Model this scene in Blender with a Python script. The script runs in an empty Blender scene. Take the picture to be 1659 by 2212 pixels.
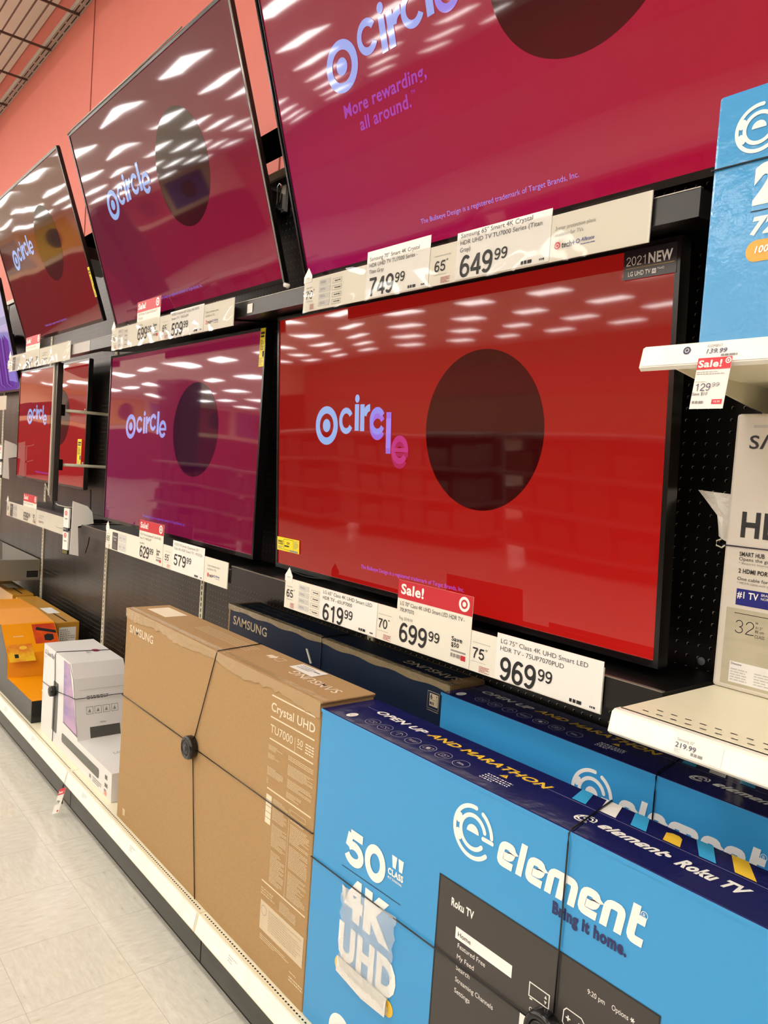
import bpy, math, random
from mathutils import Vector, Matrix
random.seed(7)
D = bpy.data
COL = bpy.context.scene.collection
K = 1.55                      # eye height: all z values below are given relative to the eye and raised by K

# ------------------------------------------------------------------ camera, world, exposure
scn = bpy.context.scene
scn.view_settings.view_transform = 'Standard'
scn.view_settings.look = 'None'
scn.view_settings.exposure = 0.0
scn.view_settings.gamma = 1.0
scn.view_settings.use_curve_mapping = False
cam = D.cameras.new('camera')
cam.sensor_fit = 'VERTICAL'; cam.sensor_height = 36.0; cam.lens = 1675.0 / 2212.0 * 36.0
cam.clip_start = 0.02; cam.clip_end = 200
camo = D.objects.new('camera', cam); COL.objects.link(camo)
right = Vector((0.62958808, 0.77385153, 0.06908436))
down = Vector((0.0864147, 0.01861887, -0.99608526))
fwd = Vector((-0.77210838, 0.63309331, -0.05514993))
m = Matrix.Identity(4)
for i in range(3):
    m[i][0] = right[i]; m[i][1] = -down[i]; m[i][2] = -fwd[i]
m[0][3], m[1][3], m[2][3] = 0, 0, K
camo.matrix_world = m
scn.camera = camo
w = D.worlds.new('world'); scn.world = w; w.use_nodes = True
w.node_tree.nodes['Background'].inputs[0].default_value = (1, .97, .93, 1)
w.node_tree.nodes['Background'].inputs[1].default_value = 0.3
LAMP = 19.0                   # radiance of the ceiling panels
SCREEN = 0.80

# ------------------------------------------------------------------ materials
def lin(c):
    if isinstance(c, str):
        c = tuple(int(c[i:i + 2], 16) / 255 for i in (0, 2, 4))
        c = tuple(x / 12.92 if x <= .04045 else ((x + .055) / 1.055) ** 2.4 for x in c)
    return (*c, 1.0)
MATS = {}
def pm(name, color, rough=.5, metal=0, spec=.5, bump=None, mottle=None, coat=0, emit=None, es=1):
    if name in MATS: return MATS[name]
    m = D.materials.new(name); m.use_nodes = True; MATS[name] = m
    nt = m.node_tree; b = nt.nodes['Principled BSDF']
    b.inputs['Base Color'].default_value = lin(color)
    b.inputs['Roughness'].default_value = rough
    b.inputs['Metallic'].default_value = metal
    b.inputs['Specular IOR Level'].default_value = spec
    if coat: b.inputs['Coat Weight'].default_value = coat; b.inputs['Coat Roughness'].default_value = .08
    if emit is not None:
        b.inputs['Emission Color'].default_value = lin(emit); b.inputs['Emission Strength'].default_value = es
    tc = nt.nodes.new('ShaderNodeTexCoord')
    if mottle:          # (scale, amount, second colour, stretch)
        n = nt.nodes.new('ShaderNodeTexNoise'); n.inputs['Scale'].default_value = mottle[0]; n.inputs['Detail'].default_value = 5
        mp = nt.nodes.new('ShaderNodeMapping'); mp.inputs['Scale'].default_value = mottle[3] if len(mottle) > 3 else (1, 1, 1)
        nt.links.new(tc.outputs['Object'], mp.inputs[0]); nt.links.new(mp.outputs[0], n.inputs[0])
        r = nt.nodes.new('ShaderNodeValToRGB'); r.color_ramp.elements[0].position = .42; r.color_ramp.elements[1].position = .62
        r.color_ramp.elements[0].color = (0, 0, 0, 1); r.color_ramp.elements[1].color = (mottle[1],) * 3 + (1,)
        mx = nt.nodes.new('ShaderNodeMix'); mx.data_type = 'RGBA'
        mx.inputs[6].default_value = lin(color); mx.inputs[7].default_value = lin(mottle[2])
        nt.links.new(n.outputs[0], r.inputs[0]); nt.links.new(r.outputs[0], mx.inputs[0])
        nt.links.new(mx.outputs[2], b.inputs['Base Color'])
    if bump:            # (scale, strength, distance, stretch)
        n = nt.nodes.new('ShaderNodeTexNoise'); n.inputs['Scale'].default_value = bump[0]; n.inputs['Detail'].default_value = 3
        mp = nt.nodes.new('ShaderNodeMapping'); mp.inputs['Scale'].default_value = bump[3] if len(bump) > 3 else (1, 1, 1)
        nt.links.new(tc.outputs['Object'], mp.inputs[0]); nt.links.new(mp.outputs[0], n.inputs[0])
        bp = nt.nodes.new('ShaderNodeBump'); bp.inputs['Strength'].default_value = bump[1]; bp.inputs['Distance'].default_value = bump[2]
        nt.links.new(n.outputs[0], bp.inputs['Height']); nt.links.new(bp.outputs[0], b.inputs['Normal'])
    return m

def math_node(nt, op, a, b=None, c=None):
    n = nt.nodes.new('ShaderNodeMath'); n.operation = op
    for i, x in enumerate((a, b, c)):
        if x is None: continue
        if isinstance(x, (int, float)): n.inputs[i].default_value = x
        else: nt.links.new(x, n.inputs[i])
    return n.outputs[0]

def pegboard_mat():
    m = pm('black_pegboard', '0d0b09', .34, spec=.3, bump=(2.2, .35, .03, (1, 1, .35)), mottle=(3, 1, '171411'))
    nt = m.node_tree; b = nt.nodes['Principled BSDF']
    tc = nt.nodes.new('ShaderNodeTexCoord'); sp = nt.nodes.new('ShaderNodeSeparateXYZ'); nt.links.new(tc.outputs['Object'], sp.inputs[0])
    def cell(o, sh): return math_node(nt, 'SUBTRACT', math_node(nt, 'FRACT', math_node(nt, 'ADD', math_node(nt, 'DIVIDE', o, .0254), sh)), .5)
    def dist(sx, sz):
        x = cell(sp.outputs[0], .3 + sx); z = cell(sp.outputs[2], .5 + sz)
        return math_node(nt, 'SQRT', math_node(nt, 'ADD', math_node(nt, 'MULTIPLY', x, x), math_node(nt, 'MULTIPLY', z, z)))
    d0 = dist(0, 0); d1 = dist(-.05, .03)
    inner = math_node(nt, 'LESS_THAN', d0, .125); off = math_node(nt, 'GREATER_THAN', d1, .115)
    glint = math_node(nt, 'MULTIPLY', inner, off)  # glint on one side of each hole edge, painted as a pale crescent
    old = b.inputs['Base Color'].links[0].from_socket
    m1 = nt.nodes.new('ShaderNodeMix'); m1.data_type = 'RGBA'; nt.links.new(inner, m1.inputs[0]); nt.links.new(old, m1.inputs[6]); m1.inputs[7].default_value = (.002, .002, .002, 1)
    m2 = nt.nodes.new('ShaderNodeMix'); m2.data_type = 'RGBA'; nt.links.new(glint, m2.inputs[0]); nt.links.new(m1.outputs[2], m2.inputs[6]); m2.inputs[7].default_value = (.55, .51, .44, 1)
    nt.links.new(m2.outputs[2], b.inputs['Base Color'])
    nt.links.new(math_node(nt, 'MULTIPLY', math_node(nt, 'SUBTRACT', 1, inner), .45), b.inputs['Specular IOR Level'])
    return m

def floor_mat():
    m = pm('vinyl_tile', 'd2cdb9', .1, spec=.5, bump=(26, .12, .01))
    nt = m.node_tree; b = nt.nodes['Principled BSDF']
    tc = nt.nodes.new('ShaderNodeTexCoord'); sp = nt.nodes.new('ShaderNodeSeparateXYZ'); nt.links.new(tc.outputs['Object'], sp.inputs[0])
    S = .3048
    ux = math_node(nt, 'DIVIDE', sp.outputs[0], S); uy = math_node(nt, 'DIVIDE', sp.outputs[1], S)
    par = math_node(nt, 'MODULO', math_node(nt, 'ADD', math_node(nt, 'ADD', math_node(nt, 'FLOOR', ux), math_node(nt, 'FLOOR', uy)), 1000), 2)
    # streaky chips: two stretched noises chosen by checker parity
    def streak(sc):
        mp = nt.nodes.new('ShaderNodeMapping'); mp.inputs['Scale'].default_value = sc; nt.links.new(tc.outputs['Object'], mp.inputs[0])
        n = nt.nodes.new('ShaderNodeTexNoise'); n.inputs['Scale'].default_value = 18; n.inputs['Detail'].default_value = 6; n.inputs['Roughness'].default_value = .65; nt.links.new(mp.outputs[0], n.inputs[0]); return n.outputs[0]
    mx = nt.nodes.new('ShaderNodeMix'); mx.data_type = 'FLOAT'; nt.links.new(par, mx.inputs[0]); nt.links.new(streak((1, 4, 1)), mx.inputs[2]); nt.links.new(streak((4, 1, 1)), mx.inputs[3])
    r = nt.nodes.new('ShaderNodeValToRGB'); e = r.color_ramp.elements
    e[0].position = .28; e[0].color = lin('b5ae9d'); e[1].position = .36; e[1].color = lin('d3cebf')
    x = e.new(.55); x.color = lin('dbd7c9'); x = e.new(.72); x.color = lin('e2dfd3')
    nt.links.new(mx.outputs[0], r.inputs[0])
    def edge(u): return math_node(nt, 'ABSOLUTE', math_node(nt, 'SUBTRACT', math_node(nt, 'FRACT', u), .5))
    g = math_node(nt, 'GREATER_THAN', math_node(nt, 'MAXIMUM', edge(ux), edge(uy)), .4965)
    mg = nt.nodes.new('ShaderNodeMix'); mg.data_type = 'RGBA'; nt.links.new(math_node(nt, 'MULTIPLY', g, .38), mg.inputs[0]); nt.links.new(r.outputs[0], mg.inputs[6]); mg.inputs[7].default_value = lin('8d8672')
    nt.links.new(mg.outputs[2], b.inputs['Base Color'])
    return m

def screen_mat(name, bl, br, tl, tr, mid=None):
    """glossy panel that shows a four-corner colour blend"""
    m = D.materials.new(name); m.use_nodes = True; MATS[name] = m
    nt = m.node_tree; b = nt.nodes['Principled BSDF']
    tc = nt.nodes.new('ShaderNodeTexCoord'); sp = nt.nodes.new('ShaderNodeSeparateXYZ'); nt.links.new(tc.outputs['Generated'], sp.inputs[0])
    def mix(f, a, c):
        x = nt.nodes.new('ShaderNodeMix'); x.data_type = 'RGBA'; nt.links.new(f, x.inputs[0])
        for i, v in ((6, a), (7, c)):
            if isinstance(v, str): x.inputs[i].default_value = lin(v)
            else: nt.links.new(v, x.inputs[i])
        return x.outputs[2]
    bot = mix(sp.outputs[0], bl, br); top = mix(sp.outputs[0], tl, tr)
    c = mix(sp.outputs[2], bot, top)
    b.inputs['Base Color'].default_value = (.004, .004, .004, 1); b.inputs['Roughness'].default_value = .035
    b.inputs['Specular IOR Level'].default_value = .46
    nt.links.new(c, b.inputs['Emission Color']); b.inputs['Emission Strength'].default_value = SCREEN
    n = nt.nodes.new('ShaderNodeTexNoise'); n.inputs['Scale'].default_value = 2.2; n.inputs['Detail'].default_value = 0
    nt.links.new(tc.outputs['Object'], n.inputs[0])
    bp = nt.nodes.new('ShaderNodeBump'); bp.inputs['Strength'].default_value = .22; bp.inputs['Distance'].default_value = .012
    nt.links.new(n.outputs[0], bp.inputs['Height']); nt.links.new(bp.outputs[0], b.inputs['Normal'])
    return m
def glow(hexc, s=1.0):        # picture content on a lit screen
    n = 'screen_ink_' + hexc
    if n in MATS: return MATS[n]
    m = pm(n, '030303', .035, spec=.46, emit=hexc, es=s * SCREEN); return m
def film_mat():
    m = D.materials.new('clear_plastic_film'); m.use_nodes = True; nt = m.node_tree; nt.nodes.clear()
    o = nt.nodes.new('ShaderNodeOutputMaterial'); t = nt.nodes.new('ShaderNodeBsdfTransparent'); g = nt.nodes.new('ShaderNodeBsdfGlossy'); x = nt.nodes.new('ShaderNodeMixShader')
    f = nt.nodes.new('ShaderNodeFresnel'); f.inputs[0].default_value = 1.35; g.inputs['Roughness'].default_value = .04
    t.inputs[0].default_value = (1, 1, 1, 1)
    tc = nt.nodes.new('ShaderNodeTexCoord'); mp = nt.nodes.new('ShaderNodeMapping'); mp.inputs['Scale'].default_value = (3, 3, 6); nt.links.new(tc.outputs['Object'], mp.inputs[0])
    n = nt.nodes.new('ShaderNodeTexNoise'); n.inputs['Scale'].default_value = 1; n.inputs['Detail'].default_value = 1; n.inputs['Distortion'].default_value = 1.5; nt.links.new(mp.outputs[0], n.inputs[0])
    bp = nt.nodes.new('ShaderNodeBump'); bp.inputs['Strength'].default_value = .22; bp.inputs['Distance'].default_value = .02; nt.links.new(n.outputs[0], bp.inputs['Height'])
    nt.links.new(bp.outputs[0], g.inputs['Normal']); nt.links.new(bp.outputs[0], f.inputs['Normal'])
    nt.links.new(math_node(nt, 'MULTIPLY', f.outputs[0], .7), x.inputs[0]); nt.links.new(t.outputs[0], x.inputs[1]); nt.links.new(g.outputs[0], x.inputs[2]); nt.links.new(x.outputs[0], o.inputs[0])
    MATS['film'] = m; return m

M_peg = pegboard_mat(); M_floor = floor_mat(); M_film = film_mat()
M_coral = pm('coral_paint', 'dd7d70', .6, spec=.3, mottle=(6, .12, 'd07062'))
M_ceil = pm('ceiling_board', 'ebe5da', .8, mottle=(1.5, .3, 'e2dacd'))
M_white = pm('white_plastic', 'eeeade', .35)
M_card = pm('white_card', 'eeebe2', .45)
M_ivory = pm('ivory_card', 'e8e3d2', .45)
M_grayc = pm('grey_print', 'cfcdc6', .5)
M_ink = pm('black_print', '1b1b1c', .5)
M_gink = pm('grey_ink', '8f8c86', .5)
M_lgink = pm('pale_grey_ink', 'bcb9b2', .5)
M_red = pm('red_print', 'c41f2e', .45)
M_redb = pm('bright_red_print', 'd8323b', .45)
M_rink = pm('red_ink', 'b5545a', .5)
M_bink = pm('blue_ink', '3c4a97', .5)
M_cream = pm('cream_steel', 'e9e1c4', .38, spec=.4)
M_railw = pm('white_label_strip', 'f3f1ec', .3, mottle=(14, .35, 'e6ddd2'))
M_hole = pm('punched_hole', '0a0907', .8)
M_black = pm('black_steel', '0c0a09', .35, bump=(5, .2, .01))
M_bplas = pm('black_plastic', '0d0c0b', .22)
M_bezel = pm('black_bezel', '100f0f', .2)
M_kick = pm('dark_grey_kickplate', '3a3934', .42, mottle=(7, .5, '2c2a25', (1, 1, 6)))
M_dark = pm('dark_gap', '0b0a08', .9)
M_upr = pm('cream_upright', 'ddd6bd', .4)
M_silver = pm('silver_metal', '9b958a', .32, metal=.7)
M_brn = pm('kraft_cardboard', 'ae8c60', .72, spec=.2, mottle=(260, .5, 'a4835a', (.25, 1, 1)), bump=(330, .10, .001, (.15, 1, 1)))
M_brnd = pm('kraft_cardboard_edge', '7d5f3c', .8, spec=.2)
M_tape = pm('packing_tape', 'ab8a5c', .2, spec=.6, bump=(40, .5, .004))
M_tapew = pm('white_print_on_kraft', 'e9d9bd', .6)
M_tanp = pm('tan_print_on_kraft', 'd9c4a2', .6)
M_navy = pm('navy_carton', '16263f', .5, spec=.3, mottle=(8, .3, '132036'))
M_navyg = pm('gloss_navy_carton', '1d2058', .16, spec=.6, bump=(30, .25, .004))
M_blue = pm('blue_carton', '3a97d1', .3, spec=.45, bump=(160, .06, .001, (1, 1, .02)))
M_blueg = pm('wrapped_blue_carton', '3a97d1', .16, spec=.6, bump=(45, .35, .003))
M_ltblue = pm('light_blue_print', '3fa9dc', .2)
M_yel = pm('yellow_print', 'f2c53c', .3)
M_pw = pm('white_print', 'f2efe8', .35)
M_char = pm('charcoal_print', '3b3633', .35)
M_orange = pm('orange_carton', 'f59d0c', .28, spec=.5, bump=(18, .1, .004))
M_orange2 = pm('amber_carton', 'c08a2c', .35)
M_dgc = pm('dark_grey_carton', '4c4b47', .45, mottle=(6, .5, '3d3c38'))
M_wc = pm('white_carton', 'e4e0dc', .32, bump=(14, .15, .004))
M_wc2 = pm('warm_white_carton', 'd3cbbe', .4, mottle=(5, .2, 'cbc2b4'))
M_purp = pm('purple_print', 'b98fb5', .25, mottle=(5, 1, '8a70a8', (1, 1, 2)))
M_cable = pm('black_cable', '120f10', .3)
M_wire = pm('white_wire', 'cfcabb', .4)
M_wrap = pm('milky_plastic', 'd9d4ca', .18, spec=.6, bump=(30, .8, .01))
M_yl = pm('yellow_label', 'f1dd1c', .35)
M_dots = pm('dark_red_column', '8c2a26', .5)
M_lamp = pm('lamp_diffuser', 'ffffff', .5, emit=(1.0, .975, .93), es=LAMP)
M_lampf = pm('lamp_frame', 'd8d4ca', .5)

# ------------------------------------------------------------------ geometry helpers
class Fr:
    """a flat frame: origin o, unit axes u and v, outward normal n = u x v"""
    def __init__(s, o, u, v):
        s.o = Vector(o); s.u = Vector(u).normalized(); s.v = Vector(v).normalized(); s.n = s.u.cross(s.v).normalized()
    def p(s, a, b, c=0.0): return s.o + s.u * a + s.v * b + s.n * c
def front(y, x=0, z=0): return Fr((x, y, z), (1, 0, 0), (0, 0, 1))
def topf(z, x=0, y=0): return Fr((x, y, z), (1, 0, 0), (0, 1, 0))
CAPH = None
def _arc(cx, cy, rx, ry, a0, a1, n=14): return [(cx + rx * math.cos(math.radians(a0 + (a1 - a0) * i / n)), cy + ry * math.sin(math.radians(a0 + (a1 - a0) * i / n))) for i in range(n + 1)]
DIG = {
    '0': [(True, _arc(.28, .5, .205, .435, 0, 346, 30))],
    '1': [(False, [(.34, 0), (.34, .97)]), (False, [(.12, .76), (.22, .78), (.31, .86), (.335, .96)])],
    '2': [(False, _arc(.28, .69, .20, .245, 178, -35, 16) + [(.16, .22), (.085, .07)]), (False, [(.05, .065), (.52, .065)])],
    '3': [(False, _arc(.27, .71, .185, .225, 165, -85, 14)), (False, _arc(.27, .275, .205, .215, 88, -165, 16))],
    '4': [(False, [(.40, 0), (.40, .98)]), (False, [(.36, .93), (.06, .30)]), (False, [(.03, .275), (.55, .275)])],
    '5': [(False, [(.50, .925), (.16, .925)]), (False, [(.165, .93), (.105, .47)]), (False, _arc(.275, .32, .205, .265, 140, -160, 18))],
    '6': [(True, _arc(.285, .305, .195, .25, 0, 346, 26)), (False, _arc(.325, .42, .24, .52, 185, 100, 10) + _arc(.30, .78, .175, .155, 90, 15, 6))],
    '7': [(False, [(.04, .925), (.52, .925)]), (False, [(.50, .91), (.33, .60), (.24, .30), (.21, 0)])],
    '8': [(True, _arc(.28, .73, .175, .205, 0, 346, 22)), (True, _arc(.28, .275, .205, .215, 0, 346, 24))],
    '9': [(True, _arc(.275, .695, .195, .25, 0, 346, 26)), (False, _arc(.235, .58, .24, .52, 5, -80, 10) + _arc(.26, .22, .175, .155, -90, -165, 6))],
}
def glyphs(s, bold, shear):
    c = D.curves.new('t', 'FONT'); c.body = s; c.size = 1; c.shear = shear; c.offset = bold; c.space_character = 1 + 2.2 * bold; c.resolution_u = 3
    o = D.objects.new('t', c); COL.objects.link(o)
    me = o.to_mesh(); V = [v.co.copy() for v in me.vertices]; F = [tuple(p.vertices) for p in me.polygons]
    o.to_mesh_clear(); D.objects.remove(o); D.curves.remove(c)
    return V, F
_g = {}
class MB:
    def __init__(s): s.v = []; s.f = []; s.mi = []; s.ms = []; s.sm = []; s.k = 0
    def e(s): s.k = (s.k + 1) % 45; return s.k * 6e-6
    def m(s, mat):
        if mat not in s.ms: s.ms.append(mat)
        return s.ms.index(mat)
    def add(s, V, F, mat, smooth=False):
        b = len(s.v); s.v += [Vector(x) for x in V]; k = s.m(mat)
        for f in F: s.f.append([i + b for i in f]); s.mi.append(k); s.sm.append(smooth)
        return s
    def box(s, x0, x1, y0, y1, z0, z1, mat):
        V = [(x, y, z) for x in (x0, x1) for y in (y0, y1) for z in (z0, z1)]
        return s.add(V, [(0, 1, 3, 2), (4, 6, 7, 5), (0, 4, 5, 1), (2, 3, 7, 6), (0, 2, 6, 4), (1, 5, 7, 3)], mat)
    def rbox(s, x0, x1, y0, y1, z0, z1, mat, r=.004):
        """box with chamfered edges"""
        import bmesh
        bm = bmesh.new(); bmesh.ops.create_cube(bm, size=1)
        for v in bm.verts: v.co = Vector(((x0 + x1) / 2 + v.co.x * (x1 - x0), (y0 + y1) / 2 + v.co.y * (y1 - y0), (z0 + z1) / 2 + v.co.z * (z1 - z0)))
        bmesh.ops.bevel(bm, geom=bm.edges[:], offset=r, segments=2, affect='EDGES', profile=.5)
        bm.verts.index_update(); V = [v.co.copy() for v in bm.verts]; F = [[v.index for v in f.verts] for f in bm.faces]; bm.free()
        return s.add(V, F, mat)
    def fbox(s, fr, u0, u1, v0, v1, n0, n1, mat):
        V = [fr.p(a, b, c) for a in (u0, u1) for b in (v0, v1) for c in (n0, n1)]
        return s.add(V, [(0, 1, 3, 2), (4, 6, 7, 5), (0, 4, 5, 1), (2, 3, 7, 6), (0, 2, 6, 4), (1, 5, 7, 3)], mat)
    def rect(s, fr, u0, u1, v0, v1, mat, off=.0006):
        off += s.e()
        return s.add([fr.p(u0, v0, off), fr.p(u1, v0, off), fr.p(u1, v1, off), fr.p(u0, v1, off)], [(0, 1, 2, 3)], mat)
    def poly(s, fr, pts, mat, off=.0006):
        off += s.e()
        return s.add([fr.p(a, b, off) for a, b in pts], [tuple(range(len(pts)))], mat)
    def prism(s, fr, pts, n0, n1, mat):
        n = len(pts); V = [fr.p(a, b, n1) for a, b in pts] + [fr.p(a, b, n0) for a, b in pts]
        F = [tuple(range(n)), tuple(range(2 * n - 1, n - 1, -1))] + [(i, i + n, (i + 1) % n + n, (i + 1) % n) for i in range(n)]
        return s.add(V, F, mat)
    def ell(s, fr, cu, cv, ru, rv, mat, off=.0006, n=48, a0=0, a1=360):
        k = max(6, int(n * (a1 - a0) / 360)); pts = [(cu + ru * math.cos(math.radians(a0 + (a1 - a0) * i / k)), cv + rv * math.sin(math.radians(a0 + (a1 - a0) * i / k))) for i in range(k + (0 if a1 - a0 >= 360 else 1))]
        return s.poly(fr, pts, mat, off)
    def arc(s, fr, cu, cv, r0, r1, mat, a0=0, a1=360, off=.0006, n=56, sx=1.0, sh=0.0):
        off += s.e()
        k = max(4, int(n * abs(a1 - a0) / 360)); V = []; F = []
        for i in range(k + 1):
            a = math.radians(a0 + (a1 - a0) * i / k)
            for r in (r0, r1): dv = r * math.sin(a); V.append(fr.p(cu + r * math.cos(a) * sx + sh * dv, cv + dv, off))
        for i in range(k): F.append((2 * i, 2 * i + 1, 2 * i + 3, 2 * i + 2))
        return s.add(V, F, mat)
    def rrect(s, fr, u0, u1, v0, v1, r, mat, off=.0006):
        pts = []
        for cu, cv, a in ((u1 - r, v0 + r, -90), (u1 - r, v1 - r, 0), (u0 + r, v1 - r, 90), (u0 + r, v0 + r, 180)):
            for i in range(7): t = math.radians(a + 15 * i); pts.append((cu + r * math.cos(t), cv + r * math.sin(t)))
        return s.poly(fr, pts, mat, off)
    def line(s, fr, pts, w, mat, off=.0006, closed=False, round_=False):
        """flat stroke with mitred joins"""
        P = [Vector((a, b)) for a, b in pts]; n = len(P); V = []; F = []; off += s.e()
        for i in range(n):
            a = P[i - 1] if (i or closed) else None; c = P[(i + 1) % n] if (i < n - 1 or closed) else None
            d1 = (P[i] - a).normalized() if a is not None else None; d2 = (c - P[i]).normalized() if c is not None else None
            d = (d1 + d2).normalized() if d1 and d2 else (d1 or d2)
            k = 1.0
            if d1 and d2: k = 1 / max(.35, d.dot(d1))
            nn = Vector((-d.y, d.x)) * (w / 2 * k)
            for q in (P[i] + nn, P[i] - nn): V.append(fr.p(q.x, q.y, off))
        for i in range(n - 1 + (1 if closed else 0)):
            j = (i + 1) % n; F.append((2 * i, 2 * i + 1, 2 * j + 1, 2 * j))
        s.add(V, F, mat)
        if round_ and not closed:
            for q in (P[0], P[-1]): s.ell(fr, q.x, q.y, w / 2, w / 2, mat, off, 20)
        return s
    def text(s, fr, t, u, v, h, mat, w=None, bold=0.0, shear=0.0, off=.0008, align='L', sv=None):
        """t in capitals of height h, baseline start (u, v), squeezed to width w"""
        global CAPH
        if CAPH is None:
            V, F = glyphs('H', 0, 0); CAPH = max(x.y for x in V) - min(x.y for x in V)
        key = (t, bold, shear)
        if key not in _g: _g[key] = glyphs(t, bold, shear)
        V, F = _g[key]
        if not V: return s
        off += s.e()
        x0 = min(p.x for p in V); x1 = max(p.x for p in V); sc = h / CAPH; sx = sc
        if w is not None: sx = w / (x1 - x0)
        if align == 'C': u -= (x1 - x0) * sx / 2
        if align == 'R': u -= (x1 - x0) * sx
        return s.add([fr.p(u + (p.x - x0) * sx, v + p.y * sc, off) for p in V], F, mat)
    def digits(s, fr, t, u, v, h, mat, w=None, off=.0008, st=.155, align='L'):
        adv = (w / len(t)) if w else h * .56; k = adv / .58; off += s.e()
        for ch in t:
            if ch == '.': s.rect(fr, u + adv * .3, u + adv * .3 + h * .12, v, v + h * .12, mat, off); u += adv * .75; continue
            for cl, P in DIG[ch]: s.line(fr, [(u + x * k, v + y * h) for x, y in P], st * h, mat, off, closed=cl)
            u += adv
        return s
    def greek(s, fr, u0, u1, v1, v0, n, mat, th=.45, off=.0007, ragged=True, seed=1):
        """rows of unreadably small print"""
        R = random.Random(seed * 31 + n); st = (v1 - v0) / n
        for i in range(n):
            end = u0 + (u1 - u0) * ((1 if R.random() < .55 else R.uniform(.45, .95)) if ragged else 1)
            y = v1 - st * (i + .5); u = u0
            while u < end:
                L = R.uniform(.03, .12) * (u1 - u0) if (u1 - u0) > .04 else (u1 - u0) * R.uniform(.15, .4)
                e = min(u + L, end)
                s.rect(fr, u, e, y - st * th / 2, y + st * th / 2, mat, off); u = e + st * .3
        return s
    def tube(s, pts, r, mat, n=8, closed=False):
        P = [Vector(p) for p in pts]; V = []; F = []; N = len(P)
        for i, p in enumerate(P):
            d = (P[min(i + 1, N - 1)] - P[max(i - 1, 0)]).normalized()
            a = d.cross(Vector((0, 0, 1))); a = a.normalized() if a.length > .05 else d.cross(Vector((0, 1, 0))).normalized()
            b = d.cross(a)
            for j in range(n): t = 2 * math.pi * j / n; V.append(p + a * (r * math.cos(t)) + b * (r * math.sin(t)))
        for i in range(N - 1):
            for j in range(n): k = (j + 1) % n; F.append((i * n + j, i * n + k, (i + 1) * n + k, (i + 1) * n + j))
        F.append(tuple(range(n))[::-1]); F.append(tuple((N - 1) * n + j for j in range(n)))
        return s.add(V, F, mat, True)
    def lathe(s, o, ax, prof, mat, n=32):
        """prof = (radius, distance along ax) pairs"""
        ax = Vector(ax).normalized(); a = ax.orthogonal().normalized(); b = ax.cross(a); V = []; F = []
        for r, h in prof:
            for j in range(n): t = 2 * math.pi * j / n; V.append(Vector(o) + ax * h + a * (r * math.cos(t)) + b * (r * math.sin(t)))
        for i in range(len(prof) - 1):
            for j in range(n): k = (j + 1) % n; F.append((i * n + j, i * n + k, (i + 1) * n + k, (i + 1) * n + j))
        F.append(tuple(range(n))); F.append(tuple((len(prof) - 1) * n + j for j in range(n)))
        return s.add(V, F, mat, True)
    def build(s, name, parent=None, label=None, cat=None, group=None, kind=None):
        off = Vector((0, 0, K)); q = parent; base = Vector((0, 0, 0))
        while q is not None: base += q.location; q = q.parent
        if parent is None:      # origin at the base centre
            xs = [p.x for p in s.v]; ys = [p.y for p in s.v]; zs = [p.z for p in s.v]
            base = Vector(((min(xs) + max(xs)) / 2, (min(ys) + max(ys)) / 2, min(zs) + K))
            if kind == 'structure' or name in ('pegboard_panel',): base = Vector((0, 0, 0))
        me = D.meshes.new(name)
        me.from_pydata([p + off - base for p in s.v], [], s.f); me.polygons.foreach_set('material_index', s.mi)
        me.polygons.foreach_set('use_smooth', s.sm)
        for mt in s.ms: me.materials.append(mt)
        me.update()
        o = D.objects.new(name, me); COL.objects.link(o)
        if parent is None: o.location = base
        else: o.parent = parent
        tag(o, label, cat, group, kind)
        return o
def tag(o, label=None, cat=None, group=None, kind=None):
    if label: o['label'] = label
    if cat: o['category'] = cat
    if group: o['group'] = group
    if kind: o['kind'] = kind
def thing(name, loc, label, cat, group=None, kind=None):
    o = D.objects.new(name, None); COL.objects.link(o); o.empty_display_size = .05
    o.location = (loc[0], loc[1], loc[2] + K); tag(o, label, cat, group, kind); return o
def bullseye(mb, fr, u, v, r, m1, m2, off=.0008, sx=1.0):
    mb.arc(fr, u, v, r * .62, r, m1, off=off, sx=sx); mb.ell(fr, u, v, r * .34 * sx, r * .34, m1, off, 30)
    if m2: mb.arc(fr, u, v, r * .34, r * .62, m2, off=off, sx=sx)

# ------------------------------------------------------------------ room shell
YW = 1.58
mb = MB(); mb.box(-44, 10, -26, 1.9, -1.75, -1.55, M_floor); mb.build('floor', kind='structure')
mb = MB(); mb.box(-44, 10, -26, 1.9, 3.20, 3.35, M_ceil); mb.build('ceiling', kind='structure')
mb = MB(); mb.box(-44, 10, 1.66, 1.9, -1.55, 3.2, M_coral); mb.build('wall_back', kind='structure')
mb = MB()
M_seam = pm('panel_joint', '9c4a3c', .7)
mb.box(-5.196 * 1.02 - .004, -5.196 * 1.02 + .004, 1.656, 1.66, 1.1, 3.2, M_seam); mb.box(-2.86, -2.852, 1.656, 1.66, 1.1, 3.2, M_seam)
mb.build('trim_1', kind='structure')
mb = MB(); mb.box(-44.2, -44, -26, 1.9, -1.55, 3.2, pm('warm_peach_paint', 'f6d3b0', .6)); mb.build('wall_left', kind='structure')
mb = MB(); mb.box(10, 10.2, -26, 1.9, -1.55, 3.2, M_ceil); mb.build('wall_right', kind='structure')
M_peach = pm('peach_paint', 'c98c74', .6)
mb = MB(); mb.box(-44, 10, -26.2, -26, -1.55, 3.2, M_peach); mb.build('wall_front', kind='structure')

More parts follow.
